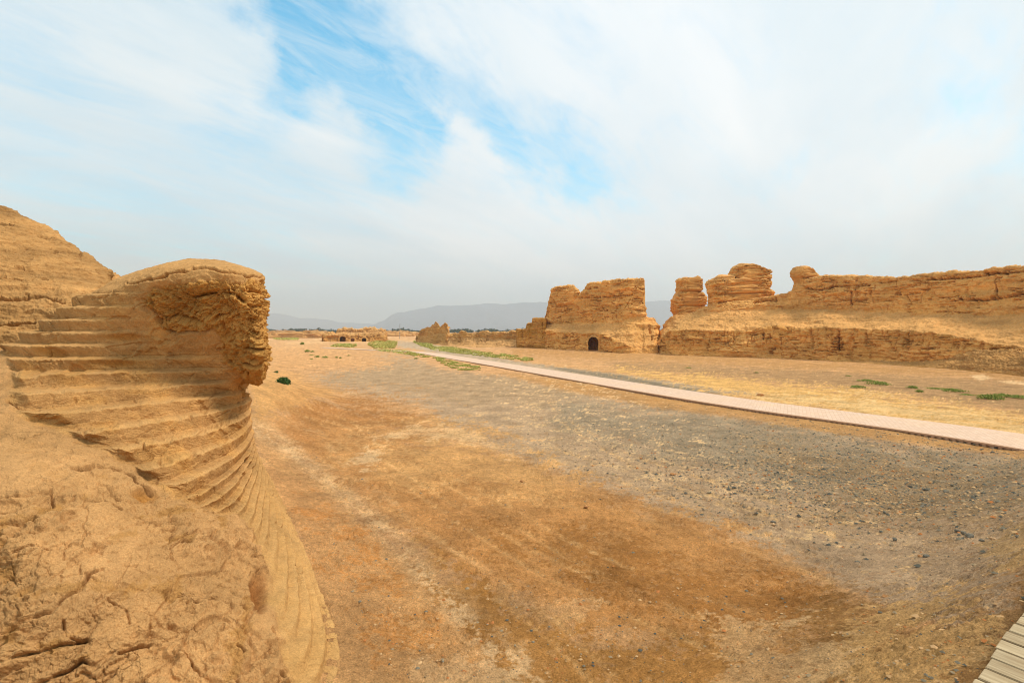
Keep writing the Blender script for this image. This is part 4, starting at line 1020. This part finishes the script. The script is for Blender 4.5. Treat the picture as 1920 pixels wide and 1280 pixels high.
for k in range(-22, 34):
    c_ = DECK_P + DECK_T * (k * .113) - DECK_N * (.95 + .006 * math.sin(k * 7.3))
    o = bpy.data.objects.new('plank', plank); COL.objects.link(o)
    o.location = (c_[0], c_[1], 1.535 + .0015 * math.sin(k * 3.1)); o.rotation_euler = (0, 0, ang + .004 * math.sin(k * 5.1)); child(o, bwk)
for off in (.10, 1.0, 1.8):
    bm_ = box_mesh(6.2, .09, .14, .004); bm_.materials.append(m)
    o = bpy.data.objects.new('beam', bm_); COL.objects.link(o); c_ = DECK_P + DECK_T * .6 - DECK_N * off
    o.location = (c_[0], c_[1], 1.448); o.rotation_euler = (0, 0, ang); child(o, bwk)

# ------------------------------------------------------------------ stones
def rock_mesh(seed, sub=2, flat=.55):
    bm = bmesh.new(); bmesh.ops.create_icosphere(bm, subdivisions=sub, radius=1)
    P = np.array([v.co[:] for v in bm.verts]); n = fbm(P, .9, 3, .5, seed) * .9
    for v, k in zip(bm.verts, n):
        q = v.co * (1 + k); q.z *= flat; q.x *= 1.25; v.co = q
    me = bpy.data.meshes.new('rock'); bm.to_mesh(me); bm.free(); return me
def stone_mat(name, c1, c2, bump=.02):
    m, nt, b = new_mat(name); b.inputs['Roughness'].default_value = .8
    oi = nd(nt, 'ShaderNodeObjectInfo'); tcn = nd(nt, 'ShaderNodeTexCoord')
    n1 = noise_n(nt, tcn.outputs['Object'], 2.5, 5, .6)
    c = mixc(nt, math_n(nt, 'ADD', math_n(nt, 'MULTIPLY', oi.outputs['Random'], .7), math_n(nt, 'MULTIPLY', n1, .3)), c1, c2)
    nt.links.new(c, b.inputs['Base Color'])
    bp = nd(nt, 'ShaderNodeBump'); bp.inputs['Distance'].default_value = bump; nt.links.new(n1, bp.inputs['Height']); nt.links.new(bp.outputs[0], b.inputs['Normal'])
    return m
M_DK = stone_mat('dark_stone', srgb(88, 88, 80, .9), srgb(146, 136, 116, .9))
M_LT = stone_mat('tan_stone', srgb(190, 140, 92, .9), srgb(220, 184, 140, .9))
M_RD = stone_mat('earth_clod', srgb(176, 124, 74, .9), srgb(206, 150, 98, .9))
rocks = {M_DK.name: [], M_LT.name: [], M_RD.name: []}
for i in range(4):
    for mt in (M_DK, M_LT, M_RD):
        me = rock_mesh(i * 13. + 3, 2, .5 + .08 * i); me.materials.append(mt); rocks[mt.name].append(me)
def ground_at(x, y):
    """point of the ground under picture bearing (x,y)"""
    Y = H * F / (y - HY)
    for _ in range(14):
        X = (x - HX) / F * Y; z = float(ground_h(np.array([X]), np.array([Y]))[0]); Y = .5 * Y + .5 * (H - z) * F / (y - HY)
    return (x - HX) / F * Y, Y, z
def put_stone(x, y, wpx, mt, label, group=None, name='stone'):
    X, Y, z = ground_at(x, y)
    s = wpx / F * Y / 2.3
    me = random.choice(rocks[mt.name])
    o = bpy.data.objects.new(name, me); COL.objects.link(o)
    o.location = (X, Y, z + s * .2 + .004); o.scale = (s * random.uniform(.85, 1.2), s * random.uniform(.8, 1.1), s * random.uniform(.8, 1.25)); o.rotation_euler = (random.uniform(-.2, .2), random.uniform(-.2, .2), random.uniform(0, 6.28))
    tag(o, label, 'stone', group); return o
special = [(1580, 1189, 17, M_LT, 'rounded tan stone nearest the boardwalk corner, alone on the brown soil'),
    (1602, 1088, 12, M_LT, 'pale wedge shaped stone lying left of the rust coloured clod'),
    (1676, 1074, 13, M_RD, 'rust coloured clod on the grey brown soil, upper one of a loose pair'),
    (1660, 1120, 15, M_RD, 'pointed tan clod standing up from the soil below a dark pebble'),
    (1638, 1154, 11, M_RD, 'small brown clod touching a dark stone, above the rounded tan stone'),
    (1650, 1149, 9, M_DK, 'dark stone touching a small brown clod, above the rounded tan stone'),
    (1688, 1092, 11, M_DK, 'dark stone beside a low red clod, below the rust coloured clod'),
    (1737, 1044, 15, M_DK, 'dark stone with a pinkish one against its left side, out on the right slope'),
    (1726, 1044, 11, M_RD, 'pinkish stone resting against the left side of a dark one'),
    (1450, 979, 10, M_DK, 'dark stone stacked just above a pale one on the pale crust'),
    (1450, 984, 10, M_LT, 'pale stone just below a dark one on the pale crust'),
    (1678, 1012, 11, M_DK, 'single dark stone on bare soil left of the dark cluster'),
    (1796, 996, 13, M_DK, 'left dark stone of the dark cluster on the right slope'),
    (1807, 1000, 12, M_DK, 'middle dark stone of the dark cluster on the right slope'),
    (1819, 1006, 17, M_DK, 'largest dark stone, lower end of the dark cluster on the right slope'),
    (1841, 1014, 11, M_DK, 'flat dark stone just right of the dark cluster'),
    (1861, 1011, 11, M_LT, 'pale stone at the right end past the dark cluster'),
    (1823, 978, 11, M_DK, 'dark stone directly above the dark cluster on the right slope'),
    (1729, 950, 10, M_DK, 'pale topped grey stone, upper of three near each other on the gravel'),
    (1733, 963, 11, M_DK, 'bluish dark stone, middle of three near each other on the gravel'),
    (1608, 1054, 11, M_DK, 'flat dark stone just above a tiny pale pebble on bare soil'),
    (1612, 1063, 7, M_LT, 'tiny pale pebble just below a flat dark stone'),
    (1425, 742, 14, M_RD, 'brown clod lying at the far edge of the pink path'),
    (1516, 1031, 6, M_DK, 'lone small dark pebble on the pale tan soil above the orange basin'),
    (1261, 889, 10, M_RD, 'lone reddish stone on the pale crust, left of the gravel field'),
    (978, 902, 8, M_RD, 'small brown stone on the upper rim of the straw coloured basin'),
    (1098, 951, 10, M_RD, 'reddish clod on the orange soil of the basin'),
    (679, 899, 6, M_DK, 'dark pebble on the straw coloured soil right of the stepped ruin'),
    (594, 858, 5, M_DK, 'small dark pebble on the slope close to the stepped ruin'),
    (1097, 1090, 5, M_LT, 'tiny white pebble in the middle of the brown slope')]
for s_ in special: put_stone(s_[0], s_[1], s_[2] * .8, *s_[3:])
# gravel field: the 235 largest single stones, the rest is one body of gravel
FIELD = np.array([(1060, 745), (1240, 760), (1450, 795), (1700, 835), (1930, 870), (1930, 990), (1760, 1010), (1560, 960), (1330, 890), (1180, 835), (1040, 800)])
spots = []
while len(spots) < 235:
    x = rg.gauss(1620, 230); y = rg.gauss(905, 48)
    if x > 1925 or y < 790 or y > 1060: continue
    if sdist(np.array([x]), np.array([y]), [tuple(p) for p in FIELD])[0] < -25: continue
    spots.append((x, y))
for (x, y) in spots:
    mt = rg.choices([M_DK, M_LT, M_RD], [7, 2, 1])[0]
    w = rg.uniform(2.2, 4.4) * (1 + (y - 800) / 350) * rg.choice([.8, 1, 1, 1.3])
    lab = {M_DK.name: 'small dark stone lying loose on the gravel field below the path', M_LT.name: 'small pale stone lying loose on the gravel field below the path', M_RD.name: 'small reddish stone lying loose on the gravel field below the path'}[mt.name]
    put_stone(x, y, w, mt, lab, 'loose stones on the gravel field')
# gravel body
def oct_cloud(name, pts, sizes, flat, cols):
    base = np.array([(1, 0, 0), (.35, .9, 0), (-.8, .5, 0), (-.7, -.6, 0), (.4, -.85, 0), (.1, 0, 1), (0, .1, -.6)], float)
    fc = [(0, 1, 5), (1, 2, 5), (2, 3, 5), (3, 4, 5), (4, 0, 5)]
    n = len(pts); r_ = np.random.default_rng(3)
    B = base[None] * (1 + .35 * r_.normal(size=(n, 7, 3)) * .6) * sizes[:, None, None]; B[..., 2] *= flat
    a = r_.uniform(0, 6.28, n); ca, sa = np.cos(a)[:, None], np.sin(a)[:, None]
    X = B[..., 0] * ca - B[..., 1] * sa; Y = B[..., 0] * sa + B[..., 1] * ca
    V = np.stack([X, Y, B[..., 2]], -1) + pts[:, None, :]
    Fc = np.array(fc)[None] + (np.arange(n) * 7)[:, None, None]
    C = np.repeat(cols, 7, 0)
    return raw_mesh(V.reshape(-1, 3), Fc.reshape(-1, 3), C, False)
r_ = np.random.default_rng(12)
N_ = 21000
gx = r_.normal(1560, 300, N_); gy = r_.normal(872, 62, N_)
sd = sdist(gx, gy, [tuple(p) for p in FIELD]); keep = (sd > -35 + r_.uniform(-60, 30, N_)) & (gx < 1990) & (gy > 752) & (gx > 900)
y_path = np.interp(gx, [900, 1000, 1200, 1400, 1660, 1920], [684, 702, 737, 770, 803, 843]); keep &= gy > y_path + 3
# thin scatter over the whole flat and slope
ex_x = r_.uniform(560, 1950, 5200); ex_y = 700 + 580 * r_.uniform(0, 1, 5200) ** 1.4
kp = (ex_y > np.interp(ex_x, [560, 900, 1000, 1200, 1400, 1660, 1920], [700, 690, 704, 740, 772, 806, 846])) & (ex_x > np.interp(ex_y, [700, 850, 1280], [600, 560, 700]))
gx = np.concatenate([gx[keep], ex_x[kp]]); gy = np.concatenate([gy[keep], ex_y[kp]]); thin = np.concatenate([np.zeros(keep.sum()), np.ones(kp.sum())])
Y = H * F / (gy - HY)
for _ in range(14):
    X = (gx - HX) / F * Y; z = ground_h(X, Y); Y = .5 * Y + .5 * (H - z) * F / (gy - HY)
X = (gx - HX) / F * Y; z = ground_h(X, Y)
dk = (X - DECK_P[0]) * DECK_N[0] + (Y - DECK_P[1]) * DECK_N[1] > .15
P0 = np.stack([X, Y, np.zeros_like(X)], 1)
zz_ = z + fbm(P0, .5, 4, .5) * .09 + .004
size = np.where(thin > 0, r_.lognormal(math.log(.008), .45, len(X)), r_.lognormal(math.log(.0125), .5, len(X)))
size = np.clip(size, .004, .045)
pc = np.stack([pal(98, 96, 86), pal(130, 122, 104), pal(160, 142, 114), pal(206, 170, 128), pal(186, 126, 84)])
ci = np.where(thin > 0, r_.choice(5, len(X), p=[.12, .12, .2, .36, .2]), r_.choice(5, len(X), p=[.22, .26, .24, .21, .07]))
m, nt, b = new_mat('gravel'); at = nd(nt, 'ShaderNodeAttribute', attribute_name='Col'); nt.links.new(at.outputs[0], b.inputs['Base Color'])
o = link('gravel', oct_cloud('gravel', np.stack([X, Y, zz_], 1)[dk], size[dk], .6, pc[ci][dk]), m)
tag(o, 'grey gravel and crumbs strewn over the flat below the path', 'gravel', kind='stuff')

# ------------------------------------------------------------------ plants
def leaf_mat(name, c1, c2):
    m, nt, b = new_mat(name); b.inputs['Roughness'].default_value = .7
    geo = nd(nt, 'ShaderNodeNewGeometry')
    c = mixc(nt, geo.outputs['Random Per Island'], c1, c2); nt.links.new(c, b.inputs['Base Color']); return m
M_GR = leaf_mat('weed_leaf', srgb(138, 150, 60, .95), srgb(222, 206, 124, .95)); M_BUSH = leaf_mat('bush_leaf', srgb(40, 78, 38, .9), srgb(104, 132, 72, .9))
M_WEED = leaf_mat('dark_weed_leaf', srgb(92, 120, 46, .95), srgb(186, 188, 100, .95)); M_TREE = leaf_mat('tree_leaf', srgb(40, 62, 42, .7), srgb(66, 88, 58, .7))
def blades(pts, h, w, seed=0, lean=.6, per=1):
    r2 = np.random.default_rng(seed); pts = np.repeat(np.asarray(pts, float), per, 0); n = len(pts)
    if np.isscalar(h): h = np.full(n, h)
    else: h = np.repeat(h, per)
    a = r2.uniform(0, 6.28, n); d = np.stack([np.cos(a), np.sin(a), np.zeros(n)], 1); e = np.stack([-d[:, 1], d[:, 0], np.zeros(n)], 1)
    b2 = r2.uniform(0, 6.28, n); ln = np.stack([np.cos(b2), np.sin(b2), np.zeros(n)], 1) * (r2.uniform(.1, 1, n) * lean * h)[:, None]
    up = np.zeros((n, 3)); up[:, 2] = h * r2.uniform(.6, 1.2, n)
    ww = (w * r2.uniform(.6, 1.3, n))[:, None]
    V = np.stack([pts - e * ww * .5, pts + e * ww * .5, pts + up * .6 + ln * .5 + e * ww * .7, pts + up + ln, pts + up * .6 + ln * .5 - e * ww * .7], 1)
    i = np.arange(n)[:, None] * 5
    return V.reshape(-1, 3), i + np.array([[0, 1, 2, 3, 4]])
def poly_fill(poly, n, seed):
    r2 = np.random.default_rng(seed); p = np.array(poly); out = []
    while len(out) < n:
        q = r2.uniform(p.min(0), p.max(0), (n * 3, 2)); k = sdist(q[:, 0], q[:, 1], poly)
        q = q[k > -1.2]
        Y = H * F / (q[:, 1] - HY); X = (q[:, 0] - HX) / F * Y
        cl_ = fbm(np.stack([X, Y, 0 * X], 1), .7, 4, .65, seed + 2.)
        out += list(q[cl_ > .07])
    q = np.array(out[:n]); Y = H * F / (q[:, 1] - HY); X = (q[:, 0] - HX) / F * Y
    return np.stack([X, Y, ground_h(X, Y)], 1)
strips = [([(776, 641), (792, 640), (812, 648), (806, 651), (790, 648)], 1500, 'bright green patch of low weeds at the bend of the road'),
          ([(800, 650), (850, 652), (900, 661), (945, 665), (1000, 674), (990, 677), (930, 670), (860, 662), (810, 655)], 3800, 'long strip of low green weeds between the grey road and the bank wall'),
          ([(818, 674), (838, 676), (862, 682), (905, 690), (898, 694), (862, 694), (845, 688), (830, 682)], 2600, 'bright green weed patch on the near side of the path, tapering to the right'),
          ([(690, 646), (712, 640), (745, 642), (738, 653), (705, 653)], 1700, 'green weeds where the pale track meets the grey road'),
          ([(620, 651), (636, 646), (668, 648), (660, 651)], 900, 'yellow green weeds below the cave ruin'),
          ([(700, 655), (760, 659), (800, 668), (838, 674), (800, 670), (750, 662)], 1400, 'thin line of weeds along the near edge of the path at its far end'),
          ([(512, 634), (560, 635), (556, 638), (520, 637)], 700, 'flat line of green weeds on the plain close to the stepped ruin')]
for k, (poly, n, lab) in enumerate(strips):
    P = poly_fill(poly, int(n * .8), 40 + k)
    hh = np.clip(P[:, 1] * .0024, .07, .35)
    V, Q = blades(P, hh, np.clip(P[:, 1].mean() * .0013, .04, .2), k, 1.2, 2)
    o = link('ground_weeds', raw_mesh(V, Q, smooth=False), M_GR); tag(o, lab, 'weeds', kind='stuff')
def tuft(x, y, wpx, hpx, lab, mat, n=260, seed=0, name='shrub', group=None, flat=False):
    X, Y, z = ground_at(x, y); R = wpx / F * Y / 2; Hh = hpx / F * Y
    r2 = np.random.default_rng(seed)
    q = r2.normal(size=(n, 3)); q /= np.linalg.norm(q, axis=1)[:, None]; q[:, 2] = np.abs(q[:, 2]); q *= r2.uniform(.25, 1, n)[:, None] ** .5
    lump_ = 1 + .35 * np.sin(3 * np.arctan2(q[:, 1], q[:, 0]) + seed)
    P = np.stack([q[:, 0] * R * lump_, q[:, 1] * min(R, 1.1) * lump_, q[:, 2] * Hh * .8], 1)
    P = P[np.argsort(r2.uniform(size=len(P)))]; V, Q = blades(P, Hh * .34, max(Hh * .10, .012), seed, 1.1, 2)
    V = np.array(V); V[:, 2] = np.maximum(V[:, 2], -.01)
    # creeping stems from the root carry the leaves
    ns_ = 16; aa = np.arange(ns_) * 2 * math.pi / ns_ + r2.uniform(-.15, .15, ns_); rr_ = 1.05 * R * (1 + .35 * np.sin(3 * aa + seed)); ry = min(R, 1.1) / R
    wst = max(Hh * .05, .012)
    tips = np.stack([np.cos(aa) * rr_, np.sin(aa) * rr_ * ry, np.full(ns_, Hh * .35)], 1); pr = np.stack([-np.sin(aa), np.cos(aa), 0 * aa], 1) * wst
    S = np.concatenate([np.zeros((1, 3)) + [0, 0, Hh * .15], tips - pr, tips + pr, tips * [.5, .5, 1] - pr + [0, 0, Hh * .1], tips * [.5, .5, 1] + pr + [0, 0, Hh * .1]])
    b0 = len(V); i_ = np.arange(ns_)
    SQ = np.stack([np.full(ns_, b0), b0 + 1 + 2 * ns_ + i_, b0 + 1 + i_, b0 + 1 + ns_ + i_, b0 + 1 + 3 * ns_ + i_], 1)
    V = np.concatenate([V, S]); Q = np.concatenate([Q, SQ])
    o = link(name, raw_mesh(V, Q, smooth=False), mat); o.location = (X, Y, z); tag(o, lab, 'shrub' if name == 'shrub' else 'weed', group); return o
tuft(532, 721, 24, 14, 'dark green round bush on the bank right beside the overhanging ruin block', M_BUSH, 420, 3)
tuft(518, 699, 9, 4, 'tiny dull green bush on the bank left of the round bush', M_BUSH, 120, 4)
for i, (x, y, w, h, lab) in enumerate([
    (1608, 727, 26, 7, 'sparse weed at the left end of the row beyond the path'), (1625, 715, 30, 6, 'upper left part weed, thin and yellowish, above a denser clump'),
    (1648, 721, 36, 9, 'dense green weed clump, largest in the left part of the row'), (1712, 728, 17, 7, 'small dark green weed above a tinier one'),
    (1724, 735, 12, 6, 'tiniest green weed, just below a small dark one'), (1752, 729, 28, 4, 'flat thin weed between the tiny pair and the bushy clump'),
    (1785, 734, 36, 9, 'bushy dark green weed clump left of the big right one'), (1814, 741, 26, 4, 'faint flat weed between the two big right clumps'),
    (1857, 748, 34, 13, 'largest and greenest weed clump near the right edge'), (1880, 744, 34, 9, 'yellow green weed trailing right of the largest clump'),
    (1910, 746, 28, 8, 'dark weed cut by the right edge of the picture')]):
    tuft(x, y, w, h * .75, lab, M_WEED, 260, 10 + i, 'weed', 'weeds in a row beyond the path')
for i, (x, y, w, h, lab) in enumerate([
    (576, 660, 10, 5, 'bright green weed at the left start of the far line'), (586, 660, 6, 3, 'dark weed just right of the bright green one'), (584, 666, 9, 2, 'flat olive weed below the dark one'),
    (595, 670, 9, 4, 'green weed, first of the close pair on the pinkish rise'), (610, 671, 12, 4, 'wide green weed, second of the close pair on the pinkish rise'), (584, 674, 6, 2, 'faint weed lowest on the pinkish rise'),
    (631, 671, 5, 3, 'small dark weed left of the last dot'), (638, 672, 4, 3, 'last small dot of weed at the right end of the line'), (654, 667, 7, 2, 'flat grey green weed on the grey flat'),
    (780, 673, 8, 3, 'small weed by the pale mound near the path'), (567, 646, 7, 5, 'brownish weed clump on the pale track'), (1590, 705, 9, 2, 'faint dry weed on the brown flat'),
    (1290, 690, 14, 2, 'dry yellow weed on the flat below the towers'), (1418, 699, 9, 2, 'short dry weed below the right ruin')]):
    tuft(x, y, w, h, lab, M_WEED, 140, 50 + i, 'weed', 'small scattered weeds')

# ------------------------------------------------------------------ far trees, mast, mountains
r2 = np.random.default_rng(9); tp, th_ = [], []
for k in range(330):
    x = r2.uniform(440, 1120); 
    Y = r2.uniform(560, 800); X = (x - HX) / F * Y
    hgt = 2.2 + 2.6 * abs(math.sin(x * .06)) * r2.uniform(.6, 1.3) + (2.0 if r2.uniform() < .12 else 0)
    w = hgt * r2.uniform(.5, 1.1); q = r2.normal(size=(46, 3)); q /= np.linalg.norm(q, axis=1)[:, None]; q *= r2.uniform(.3, 1, 46)[:, None]
    tp.append(np.stack([X + q[:, 0] * w, Y + q[:, 1] * w, H - .2 - 1.6 + hgt * .5 + q[:, 2] * hgt * .55], 1))
tp = np.concatenate(tp); V, Q = blades(tp, 1.5, 1.2, 3, .9)
o = link('distant_trees', raw_mesh(V, Q, smooth=False), M_TREE); tag(o, 'hazy dark line of trees along the horizon', 'trees', kind='stuff')
mm, nt, b = new_mat('mast_metal'); b.inputs['Base Color'].default_value = (.25, .25, .25, 1)
bm = bmesh.new(); bmesh.ops.create_cone(bm, cap_ends=True, segments=8, radius1=.10, radius2=.06, depth=6.2, matrix=Matrix.Translation((0, 0, 3.1)))
bmesh.ops.create_cube(bm, size=1, matrix=Matrix.Translation((.25, 0, 6.1)) @ Matrix.Diagonal((.7, .1, .08, 1)))
me = bpy.data.meshes.new('m'); bm.to_mesh(me); bm.free(); o = link('mast', me, mm); Y = 200; o.location = ((749.5 - HX) / F * Y, Y, 0); tag(o, 'thin upright mast on the far plain, left of the craggy ruin', 'mast')
M_MT = earth_mat('mountain_hazed_rock', .004, 12., contrast=.15)
def ridge(tab, Y0, dep, seed):
    T = np.array(tab, float); xs = np.linspace(T[0, 0], T[-1, 0], 420); yt = np.interp(xs, T[:, 0], T[:, 1]); nrow = 26
    u = np.linspace(0, 1, nrow)[:, None]; Yg = Y0 + dep * u
    z = np.clip((HY - yt) * (Y0 + dep * .5) / F + H, 0, None)[None] * np.where(u < .5, (u / .5) ** .75, ((1 - u) / .5) ** .6)
    X = (xs[None] - HX) / F * Yg; P = np.stack([X, Yg + 0 * X, z], -1).reshape(-1, 3)
    n = fbm(P, 1 / 420., 5, .55, seed, ridge=True); P[:, 2] += (n - .6) * 40 * (P[:, 2] > 12) ; P[:, 2] -= 3
    P[:, 2] = np.maximum(P[:, 2], -3.)
    o = link('mountain', raw_mesh(P, grid_quads(nrow, len(xs)), np.repeat(pal(98, 114, 132)[None], len(P), 0)), M_MT); tag(o, kind='structure')  # blue of the distant haze is painted into the rock colour
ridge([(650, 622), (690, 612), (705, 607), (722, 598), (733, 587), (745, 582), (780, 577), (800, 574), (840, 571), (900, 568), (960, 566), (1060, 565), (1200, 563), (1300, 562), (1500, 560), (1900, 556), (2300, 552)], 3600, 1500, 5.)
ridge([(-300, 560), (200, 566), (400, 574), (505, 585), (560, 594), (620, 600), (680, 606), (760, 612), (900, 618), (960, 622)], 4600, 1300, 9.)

# ------------------------------------------------------------------ haze
hb = box_mesh(22000, 9500, 420)
o = link('haze', hb); o.location = (0, 4300, -4 + 210); tag(o, kind='stuff'); o['label'] = 'pale dusty haze filling the air over the plain'
hm_ = bpy.data.materials.new('haze_air'); hm_.use_nodes = True; nt = hm_.node_tree
for n in list(nt.nodes): nt.nodes.remove(n)
pv = nd(nt, 'ShaderNodeVolumePrincipled'); pv.inputs['Color'].default_value = (.70, .78, .82, 1); pv.inputs['Density'].default_value = 3.3e-4; pv.inputs['Anisotropy'].default_value = 0.35
ou = nd(nt, 'ShaderNodeOutputMaterial'); nt.links.new(pv.outputs[0], ou.inputs['Volume'])
hb.materials.append(hm_)
